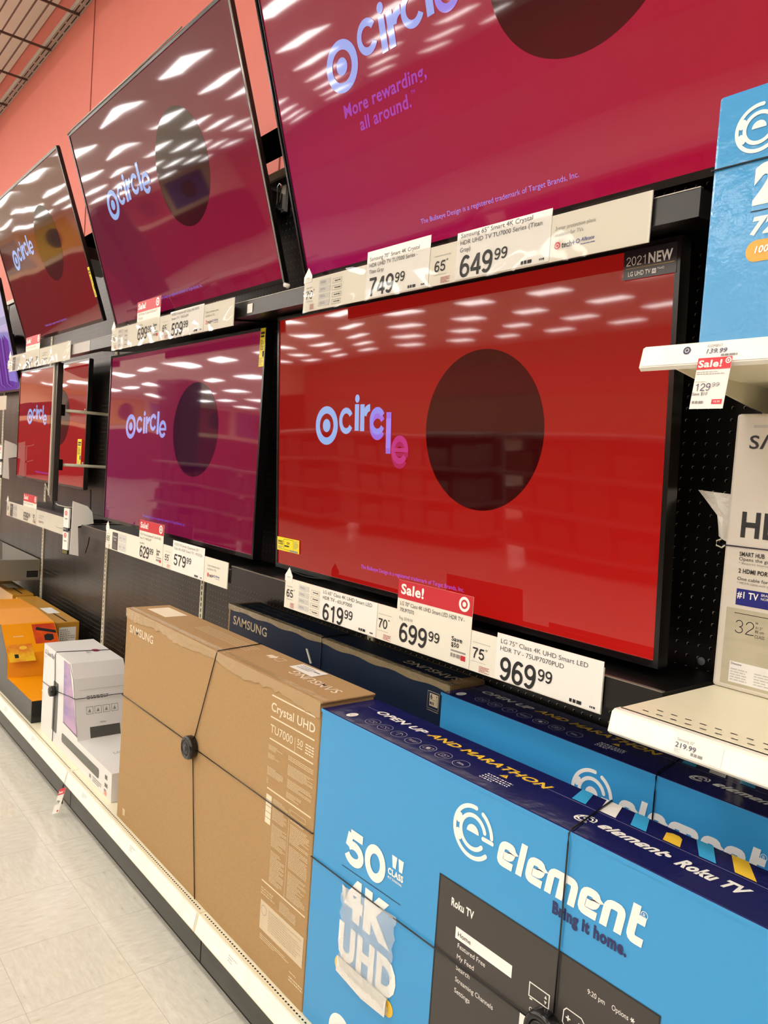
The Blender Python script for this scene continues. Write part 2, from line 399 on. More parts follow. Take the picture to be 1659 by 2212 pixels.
# ceiling panels in rows over the sales floor
def lamp():
    t = thing('ceiling_light', (0, 0, 3.2), 'white flat ceiling light panel hung in rows above the sales floor', 'ceiling light', 'ceiling light panels')
    a = MB(); a.box(-.63, .63, -.33, .33, 3.17, 3.2, M_lampf); a.build('frame', t)
    a = MB(); a.box(-.60, .60, -.30, .30, 3.162, 3.17, M_lamp); a.build('diffuser', t)
    return t
L0 = lamp(); first = True
for ix in range(16):
    for iy in range(9):
        x = 4.4 - 3.05 * ix; y = -.80 - 2.75 * iy
        if first: o = L0; first = False
        else:
            o = L0.copy(); COL.objects.link(o)
            for ch in L0.children: c = ch.copy(); COL.objects.link(c); c.parent = o
        o.location = (x, y, 3.2 + K)
for o in list(COL.objects):
    if o.name.startswith('frame') or o.name.startswith('diffuser'):
        pass

# open grid ceiling along the wall with its slotted wall angle
t = thing('ceiling_grid', (-4, 1.57, 2.88), 'dark brown open bar grid hanging under the white ceiling beside the coral wall', 'ceiling grid')
M_tee = pm('brown_grid_bar', '5b4038', .5)
a = MB()
for k in range(9): y = 1.462 - .073 * k; a.box(-14, 3, y - .0025, y + .0025, 2.89, 2.905, M_tee)
a.build('long_bar', t, kind='stuff')
for k in range(18):
    x = -6.205 + .634 * (k - 9); a = MB(); a.box(x - .005, x + .005, .85, 1.645, 2.875, 2.89, M_tee); a.build('cross_bar', t)
a = MB(); a.box(-14, 3, 1.598, 1.659, 2.892, 2.93, pm('grey_wall_angle', 'a89d90', .5))
for k in range(110):
    x = -14 + .153 * k
    for dy in (1.613, 1.642): a.box(x, x + .12, dy - .003, dy + .003, 2.8905, 2.892, M_hole)
a.build('wall_angle', t)
# pale ceiling ledge above the grid
mb = MB(); mb.box(-14, 3, .6, 1.655, 3.18, 3.2, pm('ceiling_ledge', 'ebe2d2', .8)); mb.build('trim_2', kind='structure')

M_shg = pm('grey_shelf_steel', '8f8880', .5)
# far side of the aisle (only met as reflections in the screens)
mb = MB(); mb.rbox(-17.7, -16.7, -5.3, -4.7, -1.55, 1.75, pm('dark_column_cladding', '1c1513', .5), .1); mb.build('trim_3', kind='structure')
mb = MB(); mb.box(-43.9, 9.9, -25.98, -25.9, .7, 2.2, M_coral); mb.build('trim_4', kind='structure')
mb = MB(); mb.box(-44, -43.95, -26, 1.6, -1.55, 1.2, pm('deep_red_band', '7c2626', .6)); mb.build('trim_5', kind='structure')
for i, (y0, y1, c, nm) in enumerate(((-12.0, -9.4, 'b9b3ac', 'grey'), (-15.0, -12.4, 'e6ae3c', 'yellow'), (-17.8, -15.4, '7c86b8', 'pale blue'), (-20.6, -18.2, 'a84a44', 'brick red'), (-23.6, -21.0, '6a5a9c', 'violet'))):
    a = MB(); a.box(-43.98, -43.92, y0, y1, 1.45, 2.95, pm('poster_%d' % i, c, .5)); f9 = Fr((-43.92, 0, 0), (0, 1, 0), (0, 0, 1)); a.ell(f9, (y0 + y1) / 2, 2.2, .5, .5, pm('poster_spot_%d' % i, '5a3c36', .5), .01)
    a.build('poster', label='large %s wall poster high on the far end wall of the store' % nm, cat='poster')
for i in range(6):
    x = -15.5 + 3.2 * i
    t = thing('store_shelf', (x, -3.6, -1.55), ('white store shelf unit across the aisle, with %s cartons' % ('red', 'grey', 'white', 'tan', 'pale pink', 'dark'),'')[0] if False else 'grey low shelf unit across the aisle stocked with %s cartons' % ('red', 'grey', 'white', 'tan', 'pink', 'dark')[i], 'shelf')
    a = MB(); a.box(x, x + 2.9, -4.1, -4.05, -1.55, -.15, M_shg); a.build('back_panel', t)
    for z in (-1.35, -.95, -.55, -.15):
        a = MB(); a.box(x, x + 2.9, -4.05, -3.6, z - .04, z, M_shg); a.build('shelf_board', t)
    cc = pm('stock_%d' % i, ('7a2a28', '55555a', '8b8880', '7a6448', '96605c', '2c2c30')[i], .5)
    for z in (-1.35, -.95, -.55):
        a = MB()
        for k in range(6): a.box(x + .06 + .47 * k, x + .45 + .47 * k, -4.0, -3.7, z, z + .22 + .06 * ((k * 7 + i) % 3), cc)
        a.build('carton_row', t, kind='stuff')

# ------------------------------------------------------------------ gondola wall
XU = [-9.30, -8.08, -6.86, -5.62, -4.385, -3.165, -1.946, -.727, .492, 1.71]
pl = ['far left, behind the purple television', 'behind the slatted metal counter', 'behind the far red television', 'behind the black cable recess', 'behind the orange and white soundbar cartons', 'behind the tall kraft carton', 'behind the largest red television', 'behind the white shelves', 'right of the white shelves']
for i in range(len(XU) - 1):
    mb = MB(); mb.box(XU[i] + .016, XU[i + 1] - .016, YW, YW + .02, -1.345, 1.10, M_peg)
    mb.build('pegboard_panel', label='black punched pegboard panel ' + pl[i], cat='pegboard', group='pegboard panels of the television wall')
ul = ['far left of the wall', 'second from the far end of the wall', 'beyond the metal counter', 'beside the metal counter, left of the white hook board', 'left of the magenta lower television', 'rising above the kraft carton', 'between the magenta and red lower televisions', 'left of the white shelves', 'behind the white shelves', 'right of the white shelves']
for i, x in enumerate(XU):
    mb = MB(); mb.box(x - .016, x + .016, YW - .006, YW + .03, -1.345, 1.12, M_upr)
    fr = front(YW - .006, x)
    for k in range(96): mb.rect(fr, -.004, .004, -1.33 + .0254 * k, -1.33 + .0254 * k + .016, M_hole)
    mb.build('slotted_upright', label='cream slotted steel upright ' + ul[i], cat='upright', group='slotted uprights of the television wall')
mb = MB(); mb.box(XU[0], XU[-1], YW - .012, YW + .05, 1.10, 1.13, M_upr)
mb.build('top_rail', label='cream top rail along the upper edge of the black pegboard', cat='rail')

# base decks, one per 4 ft bay
XD = [-8.11, -6.89, -5.67, -4.45, -3.23, -2.01, -.79, .43, 1.65]
dl = ['under the far dark bays', 'beyond the metal counter', 'under the metal counter', 'under the orange display carton', 'below the white soundbar carton', 'under the right half of the kraft carton', 'under the bright blue carton', 'right of the bright blue carton']
def base_deck(i):
    x0, x1 = XD[i] + .001, XD[i + 1] - .001
    t = thing('base_deck', ((x0 + x1) / 2, 1.3, -1.55), 'cream base deck with white price strip ' + dl[i], 'shelf', 'base deck sections')
    a = MB(); a.rbox(x0, x1, 1.048, YW - .008, -1.375, -1.345, M_cream, .003)
    a.build('deck_board', t)
    a = MB(); fr = topf(-1.345, 0, 0)
    for k in range(94): u = x0 + .014 + .0127 * k; a.rect(fr, u, u + .0065, 1.059, 1.0635, M_hole, .0004)
    a.build('perforation', t)
    a = MB()
    f2 = Fr((x0, 1.046, -1.342), (1, 0, 0), (0, .16, 1))
    a.prism(Fr((x0, 0, 0), (0, 1, 0), (0, 0, 1)), [(1.048, -1.342), (1.036, -1.398), (1.048, -1.402), (1.056, -1.36)], 0, x1 - x0, M_cream)
    a.build('rail_body', t)
    a = MB(); fr = Fr((x0, 1.0365, -1.396), (1, 0, 0), (0, .21, 1)); a.fbox(fr, .006, x1 - x0 - .006, .002, .052, .0002, .0015, M_railw); 
    for q in range(2):
        u = .2 + .5 * q; a.greek(fr, u, u + .05, .04, .02, 3, M_lgink, off=.002, seed=i + q)
    a.build('price_strip', t)
    a = MB(); a.box(x0 + .002, x1 - .002, 1.062, 1.074, -1.498, -1.39, M_kick); a.build('kick_plate', t)
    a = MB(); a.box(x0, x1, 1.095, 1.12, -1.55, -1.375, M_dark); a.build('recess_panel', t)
    return t
for i in range(len(XD) - 1): base_deck(i)

# ------------------------------------------------------------------ display rails carrying the price signs
M_rface = pm('grey_rail_face', '24221f', .3); M_rface2 = pm('highlit_rail_face', '8c867c', .3, metal=.4)  # second face is paler: the rail's highlight is put into its colour
def rail(x0, x1, y, z0, z1, label, face=None, back=None):
    t = thing('display_rail', ((x0 + x1) / 2, y, z0), label, 'rail', 'black display rails')
    a = MB(); a.prism(Fr((x0, 0, 0), (0, 1, 0), (0, 0, 1)), [(y, z0), (y + .02, z0 + .001), (back or YW - .01, z1 - .012), (back or YW - .01, z1), (y, z1)], 0, x1 - x0, M_black)
    a.build('shelf_pan', t)
    a = MB(); a.fbox(front(y, 0, 0), x0, x1, z0, z1, 0, .004, face or M_black); a.box(x0, x1, y - .0055, y + .004, z1, z1 + .0018, M_silver); a.build('rail_face', t)
    return t
rail(-.90, -.745, 1.278, .478, .528, 'short black upper rail end beside the small blue carton on the top shelf', M_rface)
rail(-2.43, -.905, 1.278, .478, .528, 'black upper display rail carrying the price sign of the top right television', M_rface)
rail(-3.84, -2.435, 1.258, .470, .520, 'black upper display rail carrying the price sign of the top middle television', M_rface)
rail(-5.40, -3.845, 1.258, .470, .520, 'upper display rail with painted-on highlight next to the sign of the top left television', M_rface2, 1.40)
rail(-2.43, -.757, 1.322, -.44, -.378, 'black lower display rail below the largest red television')
rail(-4.04, -2.435, 1.322, -.44, -.392, 'black lower display rail below the magenta television')
rail(-5.60, -4.28, 1.322, -.44, -.385, 'black lower display rail below the far red television')

# ------------------------------------------------------------------ televisions
M_acr = pm('frosted_acrylic', '8e8a84', .1, spec=.7)
def circle_word(mb, fr, base, ink, inks=None, off=.0012, ghost=None):
    """the word drawn letter by letter; base = baseline height per letter, all in metres from the panel's lower left corner"""
    I = inks or [ink] * 6
    def C(u, v, mt, w=.071, h=.078, open_=32): # c
        mb.arc(fr, u + w / 2, v + h / 2, h * .28, h / 2, mt, open_, 360 - open_, off, sx=w / h)
    def Eg(u, v, mt):
        w, h = .072, .078; mb.arc(fr, u + w / 2, v + h / 2, h * .28, h / 2, mt, 0, 325, off, sx=w / h); mb.rect(fr, u + w * .2, u + w, v + h * .42, v + h * .56, mt, off)
    xs = (.346, .424, .45, .496, .571, .596)
    C(xs[0], base[0], I[0])
    mb.rect(fr, xs[1], xs[1] + .02, base[1], base[1] + .077, I[1], off); mb.ell(fr, xs[1] + .011, base[1] + .093, .0105, .012, I[1], off, 24)
    mb.rect(fr, xs[2], xs[2] + .02, base[2], base[2] + .077, I[2], off); mb.arc(fr, xs[2] + .047, base[2] + .040, .017, .037, I[2], 92, 172, off)
    if ghost:
        g = ghost
        C(xs[3], base[3] - .015, g[0]); off += .0004; C(xs[3], base[3], I[3])
        mb.rect(fr, xs[4], xs[4] + .021, base[4] - .015, base[4] + .1, g[0], off - .0004); mb.rect(fr, xs[4], xs[4] + .021, base[4], base[4] + .083, I[4], off)
        Eg(xs[5], base[5] - .013, g[1]); off += .0004; Eg(xs[5], base[5], I[5])
    else:
        C(xs[3], base[3], I[3]); mb.rect(fr, xs[4], xs[4] + .021, base[4], base[4] + .103, I[4], off); Eg(xs[5], base[5], I[5])
def tv(label, xl, xr, Yb, zb, Yt, zt, smat, ink, base, depth=.012, group='wall televisions', extra=None, logo=True, inks=None, ghost=None, disc='4c1016', bez=.011, name='television', tm='b27cff', back=.05):
    W = xr - xl; up = Vector((0, Yt - Yb, zt - zb)); H = up.length
    fr = Fr((xl, Yb, zb), (1, 0, 0), up)
    t = thing(name, (xl + W / 2, Yb, zb), label, 'television', group)
    a = MB()
    for (u0, u1, v0, v1) in ((-bez, W + bez, -bez * 1.3, 0), (-bez, W + bez, H, H + bez), (-bez, 0, 0, H), (W, W + bez, 0, H)):
        a.fbox(fr, u0, u1, v0, v1, -depth, .003, M_bezel)
    a.build('bezel', t)
    a = MB(); a.rect(fr, 0, W, 0, H, smat, 0); a.build('screen_panel', t)
    a = MB(); a.fbox(fr, -bez * .6, W + bez * .6, -bez, H + bez * .6, -depth - .004, -.004, M_bplas); a.fbox(fr, W * .2, W * .8, H * .04, H * .5, -depth - back, -depth, M_bplas); a.build('back_shell', t)
    a = MB(); c = fr.p(W / 2, H * .55, -depth - back * .2)
    a.box(c.x - .2, c.x + .2, min(c.y, YW - .02), YW - .008, c.z - .03, c.z + .03, M_black); a.build('wall_bracket', t)
    if logo:
        a = MB(); s = H / .81
        a.ell(fr, .933 * W / 1.43, .453 * s, .197 * W / 1.43, .195 * s, glow(disc), .0004, 96); 
        a.build('screen_disc', t)
        a = MB(); f2 = Fr(fr.p(0, 0), fr.u, fr.v); f2.u = fr.u * (W / 1.43); f2.v = fr.v * s
        bullseye(a, f2, .28, .465, .059, glow(ink), None, .0012); a.build('screen_logo', t); a = MB(); circle_word(a, f2, base, glow(ink), [glow(x) for x in inks] if inks else None, ghost=[glow(x) for x in ghost] if ghost else None)
        a.build('screen_word', t); a = MB()
        a.text(f2, 'The Bullseye Design is a registered trademark of Target Brands, Inc.', .468, .048, .011, glow(tm), w=.427, off=.0012)
        a.build('screen_caption', t)
    if extra: extra(t, fr, W, H)
    return t, fr
def energy_label(t, fr, u0, u1, v0, v1, turned=False, off=.0035):
    a = MB(); a.fbox(fr, u0, u1, v0, v1, off - .0008, off, M_yl); w = u1 - u0; h = v1 - v0
    if turned:
        a.rect(fr, u0 + w * .15, u1 - w * .1, v1 - h * .1, v1 - h * .16, M_ink, off + .0004); a.rect(fr, u0 + w * .15, u1 - w * .15, v1 - h * .19, v1 - h * .24, M_ink, off + .0004)
        a.rect(fr, u0 + w * .65, u1 - w * .05, v0 + h * .25, v0 + h * .4, M_ink, off + .0004); a.greek(fr, u0 + w * .15, u1 - w * .2, v0 + h * .7, v0 + h * .42, 7, M_ink, off=off + .0004)
        a.line(fr, [(u0, v0 + h * .22), (u1, v0 + h * .22)], .001, M_ink, off + .0004); a.greek(fr, u0 + w * .1, u1 - w * .1, v0 + h * .2, v0 + h * .03, 6, M_gink, off=off + .0004)
    else:
        a.text(fr, 'ENERGY', u0 + w * .05, v0 + h * .62, h * .13, M_ink, w=w * .24, bold=.03, off=off + .0004); a.text(fr, 'GUIDE', u0 + w * .05, v0 + h * .45, h * .13, M_ink, w=w * .22, bold=.03, off=off + .0004)
        a.line(fr, [(u0 + w * .32, v0 + h * .12), (u0 + w * .74, v0 + h * .12), (u0 + w * .74, v0 + h * .9), (u0 + w * .32, v0 + h * .9)], .0012, M_ink, off + .0004, closed=True)
        a.text(fr, '$24', u0 + w * .45, v0 + h * .55, h * .17, M_ink, bold=.02, off=off + .0004)
        a.rect(fr, u0 + w * .34, u0 + w * .55, v0 + h * .35, v0 + h * .45, M_ink, off + .0004); a.greek(fr, u0 + w * .78, u1 - w * .04, v0 + h * .9, v0 + h * .3, 8, M_gink, off=off + .0004)
        a.greek(fr, u0 + w * .05, u0 + w * .28, v0 + h * .35, v0 + h * .1, 3, M_gink, off=off + .0004); a.rect(fr, u0 + w * .6, u1 - w * .05, v0 + h * .03, v0 + h * .17, M_gink, off + .0004)
    a.build('energy_label', t, label='yellow energy guide label')
BL = 'a9c6ff'
# G : the largest, lower right
def gx(t, fr, W, H):
    energy_label(t, fr, .0, .136, .046, .091)
    a = MB(); a.fbox(fr, W - .112, W + .004, H - .056, H + .001, .0030, .0042, pm('charcoal_sticker', '2b2a2e', .25, spec=.6))
    a.digits(fr, '2021', W - .106, H - .030, .018, M_pw, w=.048, off=.005, st=.09); a.text(fr, 'NEW', W - .056, H - .030, .019, M_pw, w=.052, bold=.03, off=.005)
    a.line(fr, [(W - .106, H - .035), (W, H - .035)], .0012, pm('gold_line', 'b99a55', .4), .005)
    a.text(fr, 'LG UHD TV', W - .100, H - .050, .0085, M_pw, w=.05, bold=.02, off=.005); a.rect(fr, W - .047, W - .038, H - .051, H - .042, M_pw, .005); a.text(fr, 'ThinQ', W - .036, H - .045, .004, M_pw, off=.005); a.text(fr, 'AI', W - .046, H - .049, .005, M_ink, off=.0055)
    a.build('sticker', t, label='dark sticker reading 2021 new in the top right corner')
tv('largest red screen television at lower right with the dark 2021 sticker in its corner', -2.258, -.829, 1.400, -.343, 1.350, .466,
   screen_mat('screen_red', 'a80a05', 'd2150f', '98100b', '90100c'), BL, (.440, .450, .449, .439, .402, .360), extra=gx, depth=.032,
   inks=(BL, BL, BL, 'a49cff', 'b795ff', 'd6408a'), ghost=('b07cf0', 'c22c60'), disc='3d0507', tm='c266f0')
# A : top right, cropped by the frame
def ax_(t, fr, W, H):
    a = MB(); P = glow('b04fb8'); a.text(fr, 'More rewarding,', .293, .358, .030, P, w=.319, bold=.02, off=.0012); a.text(fr, 'all around.', .349, .313, .030, P, w=.2, bold=.02, off=.0012); a.text(fr, 'TM', .552, .338, .008, P, off=.0012); a.build('screen_words', t)
    a = MB(); a.tube([fr.p(-.009, -.012, .004), fr.p(-.011, 0, .006), fr.p(-.011, H, .006)], .003, M_bezel); a.build('edge_strip', t)
tv('largest top right television tilted forward, its magenta screen cut off by the frame', -2.020, -.42, 1.298, .568, 1.055, 1.362,
   screen_mat('screen_magenta_red', 'a50b55', 'c0102f', '93102f', 'a80c20'), 'a9b6ff', (.455, .441, .441, .455, .46, .447), extra=ax_, disc='420512', tm='b59cff', inks=('a9b6ff',) * 5 + ('a58cf5',))
# B : top middle
def bx(t, fr, W, H):
    a = MB()
    a.tube([fr.p(W + .010, -.02, .006), fr.p(W + .014, .03, .008), fr.p(W + .012, H * .4, .005), fr.p(W + .013, H, .006)], .0028, M_acr)
    a.tube([fr.p(-.012, H + .01, .004), fr.p(.03, H + .014, .004), fr.p(W * .5, H + .013, .004), fr.p(W * .8, H + .015, .006)], .0028, M_acr)
    a.tube([fr.p(W + .010, -.02, .006), fr.p(W + .022, -.026, .0), fr.p(W + .004, -.03, -.01)], .007, M_wrap); a.build('edge_film', t, label='loose clear plastic film left on the edges')
tv('top middle television tilted forward above the price sign with 699.99 and 599.99', -3.560, -2.133, 1.276, .572, 1.034, 1.330,
   screen_mat('screen_wine', '78103a', '9c1038', '64182c', '6e1430'), BL, (.445, .445, .447, .452, .455, .433), extra=bx, disc='2e0d18', tm='8f7ce8')
# C : top left
def cx(t, fr, W, H): energy_label(t, fr, W - .012, W + .012, .1, .238, True)
tv('top left television tilted forward, mirroring shelves in its dark red screen', -5.14, -3.812, 1.296, .63, 1.052, 1.352,
   screen_mat('screen_dark_red', '5a0d16', '7a0c1a', '4e1214', '5c1216'), BL, (.445, .445, .447, .452, .455, .443), extra=cx, disc='241012', tm='8f7ce8')
# D : lower middle
def dx(t, fr, W, H): energy_label(t, fr, W - .028, W + .006, H - .125, H + .008, True)
tv('magenta screen television in the lower row, above the sign with 629.99', -3.875, -2.393, 1.375, -.335, 1.375, .452,
   screen_mat('screen_magenta', '7c0d4e', '8a0b35', '86163f', '8c183c'), 'b0b4ff', (.435, .432, .434, .445, .43, .415), extra=dx, depth=.03, disc='3e0f2a', tm='7f5fe0')
# E : far red one behind the pole
def ex(t, fr, W, H): energy_label(t, fr, W - .10, W - .03, .12, .28, True, .012)
tv('far red screen television behind the upright hanging pole', -6.07, -4.60, 1.50, -.228, 1.50, .508,
   screen_mat('screen_far_red', 'a00a14', 'a60a14', '9c1a1c', '9c1a1c'), BL, (.40 + .045, .445, .44, .44, .44, .40), extra=ex, disc='2c0a0c', tm='a05cf0', depth=.02, back=.02)
# F : purple one, only its right edge in view
def fx(t, fr, W, H):
    a = MB()
    for k in range(9):
        R = random.Random(k); u = W - .62 + .045 * k; a.poly(fr, [(u, .05), (u + .12, .02), (u + .2, .25 + .05 * (k % 3)), (u + .1, .4)], glow(('5a3aa8', '4a2f90', '7a5ac8', '3a2680')[k % 4]), .0004 + .0001 * k)
    a.rect(fr, W - .6, W, .47, .52, glow('5f86c8'), .002); a.poly(fr, [(W - .25, .07), (W - .04, .05), (W - .06, .18), (W - .22, .2)], glow('8a86e0'), .002)
    a.build('screen_picture', t)
tv('purple and blue television at the left edge, cut off by the frame', -7.50, -6.11, 1.512, .40, 1.33, 1.15,
   screen_mat('screen_purple', '4a2f90', '5c40a8', '9ab0ee', 'a9bdf5'), BL, None, logo=False, extra=fx, depth=.02, back=.02)

# black cross beam on the wall behind the upper televisions
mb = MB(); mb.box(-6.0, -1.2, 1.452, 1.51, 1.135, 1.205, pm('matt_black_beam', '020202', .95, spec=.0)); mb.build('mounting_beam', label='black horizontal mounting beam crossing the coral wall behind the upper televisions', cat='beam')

# ------------------------------------------------------------------ price signs
def price(a, fr, u, v, h, whole, cents, w=None, mat=None):
    mat = mat or M_ink; w = w or .105 * h / .05
    a.digits(fr, whole, u, v, h, mat, w=w); a.digits(fr, cents, u + w + .002, v + h * .47, h * .5, mat, w=w * .38)
def price_sign(label, X0, W, Y, Z0, tab, cards, end_note=True, sleeve=True, end_x=None):
    """X0 left end, Z0 lower edge; cards = list of dicts along the strip"""
    Ht = .094
    t = thing('price_sign', (X0 + W / 2, Y, Z0), label, 'price sign', 'shelf price signs')
    fr = front(Y, X0, Z0)
    a = MB(); a.fbox(fr, 0, W, 0, Ht, -.003, 0, M_ivory)
    # left: size and feature boxes
    a.digits(fr, tab['size'], .010, .036, .024, M_ink, w=.040); a.text(fr, '"', .052, .050, .012, M_ink)
    a.greek(fr, .012, .045, .072, .066, 1, M_lgink); a.greek(fr, .012, .05, .031, .027, 1, M_lgink); a.greek(fr, .036, .058, .02, .004, 5, M_rink)
    if tab.get('dark'):
        a.rect(fr, .085, .155, .004, .084, pm('slate_print', '3f3d3e', .4)); a.text(fr, tab['dark'][0], .12, .060, .009, M_pw, w=.05, align='C', off=.0012); a.text(fr, tab['dark'][1], .12, .046, .009, M_pw, align='C', w=.035, off=.0012); a.greek(fr, .1, .14, .036, .01, 6, M_gink, off=.0012)
        b0 = .165
    else: b0 = .080
    for j in range(2 if tab.get('dark') else 1):
        pass
    nb = 4 if not tab.get('dark') else 2
    for r in range(nb):
        for cc in range(1 if not tab.get('dark') else 2):
            u = b0 + cc * .047; h1 = .084 - r * (.080 / nb); h0 = h1 - .080 / nb + .004
            a.rect(fr, u, u + .044 + (.012 if not tab.get('dark') else 0), h0, h1, M_grayc); a.greek(fr, u + .008, u + .038, (h0 + h1) / 2 + .004, (h0 + h1) / 2 - .003, 2, M_gink, off=.001)
    if not tab.get('dark'):
        for r in range(4):
            v = .066 - r * .0195; a.line(fr, [(.148, v), (.192, v), (.192, v + .012), (.148, v + .012)], .0008, M_gink, .001, closed=True); a.greek(fr, .158, .188, v + .009, v + .003, 1, M_ink, off=.001)
    if end_note:
        ex_ = end_x if end_x is not None else W - .22
        a.text(fr, '3-year protection plans', ex_, .062, .0075, M_gink, w=.098); a.text(fr, 'available for TVs', ex_, .049, .0075, M_gink, w=.07)
        bullseye(a, fr, ex_ + .008, .030, .0075, M_redb, None); a.text(fr, 'tech+', ex_ + .019, .024, .012, M_ink, w=.033, bold=.02); a.text(fr, 'Allstate', ex_ + .066, .029, .007, M_bink, w=.032, bold=.01, shear=.2); a.arc(fr, ex_ + .059, .031, .003, .0045, M_bink); a.greek(fr, ex_ + .066, ex_ + .1, .025, .022, 1, M_bink, ragged=False)
    a.build('strip_board', t)
    a = MB(); a.prism(fr, [(-.002, .085), (.040, .085), (.040, .103), (.020, .128), (-.002, .103)], .0001, .0012, M_card); a.greek(fr, .012, .028, .100, .096, 1, M_gink, off=.002); a.build('arrow_tab', t)
    for c in cards:
        u0, u1 = c['u']; z0, z1 = c.get('v', (.001, .100)); a = MB()
        off = .0016
        a.fbox(fr, u0, u1, z0, z1, .0004, off, M_card if c.get('white', True) else M_ivory)
        if 'sale' in c:
            hh = c['sale']; a.rect(fr, u0, u1, z1 - hh, z1, M_red, off + .0004); a.text(fr, 'Sale!', u0 + .012, z1 - hh * .72, hh * .52, M_pw, w=.084 * (u1 - u0) / .26, bold=.03, off=off + .0008)
            bullseye(a, fr, u1 - .028, z1 - hh * .47, hh * .38, M_pw, None, off + .0008)
        y = c.get('ty', z1 - .014)
        for ln in c.get('lines', ()):
            a.text(fr, ln[0], u0 + .012, y, .0098, M_gink if c.get('faint') else pm('dark_grey_ink', '4a4a4c', .5), w=ln[1], off=off + .0006); y -= .0165
        if c.get('reg'): a.text(fr, c['reg'], u0 + .012, c['py'] + .056, .0075, M_gink, w=.052, off=off + .0006)
        if 'py' not in c: c['py'] = .004
        w_ = c.get('pw', .106); h_ = c.get('ph', .049); off2 = Fr(fr.p(0, 0, off), fr.u, fr.v)
        price(a, off2, u0 + .014, c['py'], h_, c['p'], '99', w_)
        if c.get('save'):
            a.text(off2, 'Save', u1 - .062, c['py'] + .042, .0105, M_ink, w=.036, bold=.02); a.text(off2, c['save'], u1 - .062, c['py'] + .028, .0105, M_ink, w=.026, bold=.02)
            a.rect(off2, u1 - .062, u1 - .012, c['py'] + .017, c['py'] + .021, M_gink); a.greek(off2, u1 - .062, u1 - .03, c['py'] + .013, c['py'] + .003, 1, M_gink, th=.9); a.rect(off2, u1 - .028, u1 - .012, c['py'] + .001, c['py'] + .013, M_red)
        else: a.greek(off2, u1 - .075, u1 - .044, .014, .006, 1, M_ink, th=.9); a.greek(off2, u1 - .025, u1 - .012, .012, .007, 1, M_ink, th=.8)
        a.build('sale_card' if 'sale' in c else 'price_card', t, label='red sale card' if 'sale' in c else None)
        if c.get('size'):
            a = MB(); a.digits(fr, c['size'], u0 - .075, .032, .025, M_ink, w=.040); a.text(fr, '"', u0 - .033, .046, .012, M_ink); a.greek(fr, u0 - .075, u0 - .02, .071, .067, 1, M_lgink); a.greek(fr, u0 - .075, u0 - .03, .026, .023, 1, M_lgink); a.greek(fr, u0 - .05, u0 - .018, .018, .003, 5, M_rink); a.build('size_print', t)
    if sleeve:
        a = MB(); n = 40
        V = []; F = []
        for i in range(n + 1):
            u = .002 + (W - .004) * i / n
            for v in (-.004, Ht * .5, Ht + .004): V.append(fr.p(u, v, .003 + .0007 * math.sin(i * .9 + v * 30)))
        for i in range(n):
            for j in range(2): F.append((i * 3 + j, (i + 1) * 3 + j, (i + 1) * 3 + j + 1, i * 3 + j + 1))
        a.add(V, F, M_film, True); a.build('clear_sleeve', t, label='clear plastic sleeve')
    return t
price_sign('price sign with 619.99, 699.99 and 969.99 below the largest red television', -2.065, 1.183, 1.312, -.455, dict(size='65'), [
    dict(u=(.20, .467), v=(.002, .094), lines=[('LG 65" Class 4K UHD Smart LED', .232), ('HDR TV - 65UP7000', .143)], ty=.079, p='619', py=.003),
    dict(u=(.548, .818), v=(.002, .172), sale=.047, white=False, lines=[('LG 70" Class 4K UHD Smart LED HDR TV -', .235), ('70UP7070', .055)], ty=.108, reg='Reg. $749.99', p='699', py=.015, save='$50', size='70', pw=.11),
    dict(u=(.900, 1.183), v=(.002, .106), lines=[('LG 75\'\' Class 4K UHD Smart LED', .235), ('HDR TV - 75UP7070PUD', .176)], ty=.085, p='969', py=.004, size='75', ph=.051)], end_note=False, sleeve=False)
price_sign('price sign with 749.99 and 649.99 below the top right television', -1.990, 1.155, 1.266, .448, dict(size='70'), [
    dict(u=(.305, .555), v=(.002, .125), lines=[('Samsung 70" Smart 4K Crystal', .199), ('HDR UHD TV TU7000 Series -', .192), ('Titan Gray', .062)], ty=.099, p='749', py=.006, ph=.048),
    dict(u=(.648, .925), v=(.002, .110), lines=[('Samsung 65" Smart 4K Crystal', .214), ('HDR UHD TV TU7000 Series (Titan', .241), ('Gray)', .033)], ty=.097, p='649', py=.006, size='65')], end_x=.936)
price_sign('price sign with 699.99 and 599.99 below the top middle television', -3.530, 1.142, 1.246, .446, dict(size='70'), [
    dict(u=(.292, .530), v=(.002, .178), sale=.044, white=False, lines=[('VIZIO V-Series 70" Class 4K HDR Smart TV', .2), ('V705-J03', .05)], ty=.12, faint=True, reg='Reg. $749.99', p='699', py=.02, save='$50', size=None),
    dict(u=(.632, .920), v=(.002, .100), lines=[('VIZIO V-Series 65" Class 4K HDR', .237), ('Smart TV - V655-J09', .15)], ty=.084, faint=True, p='599', py=.006, size='65')], end_x=.934)
price_sign('price sign with 629.99 and 579.99 below the magenta television', -3.664, 1.218, 1.312, -.462, dict(size='65', dark=('Quantum', 'Color')), [
    dict(u=(.405, .660), v=(.002, .172), sale=.046, white=False, lines=[('VIZIO M-Series Quantum 65" Class 4K HDR', .22), ('Smart TV - M65Q6-J09', .12)], ty=.107, faint=True, reg='Reg. $679.99', p='629', py=.013, save='$50'),
    dict(u=(.755, 1.035), v=(.002, .122), lines=[('VIZIO M-Series Quantum 55"', .22), ('Class 4K HDR Smart TV - M55Q6-', .255)], ty=.104, faint=True, p='579', py=.026, size='55', ph=.044, pw=.115)], end_x=1.062, sleeve=False)
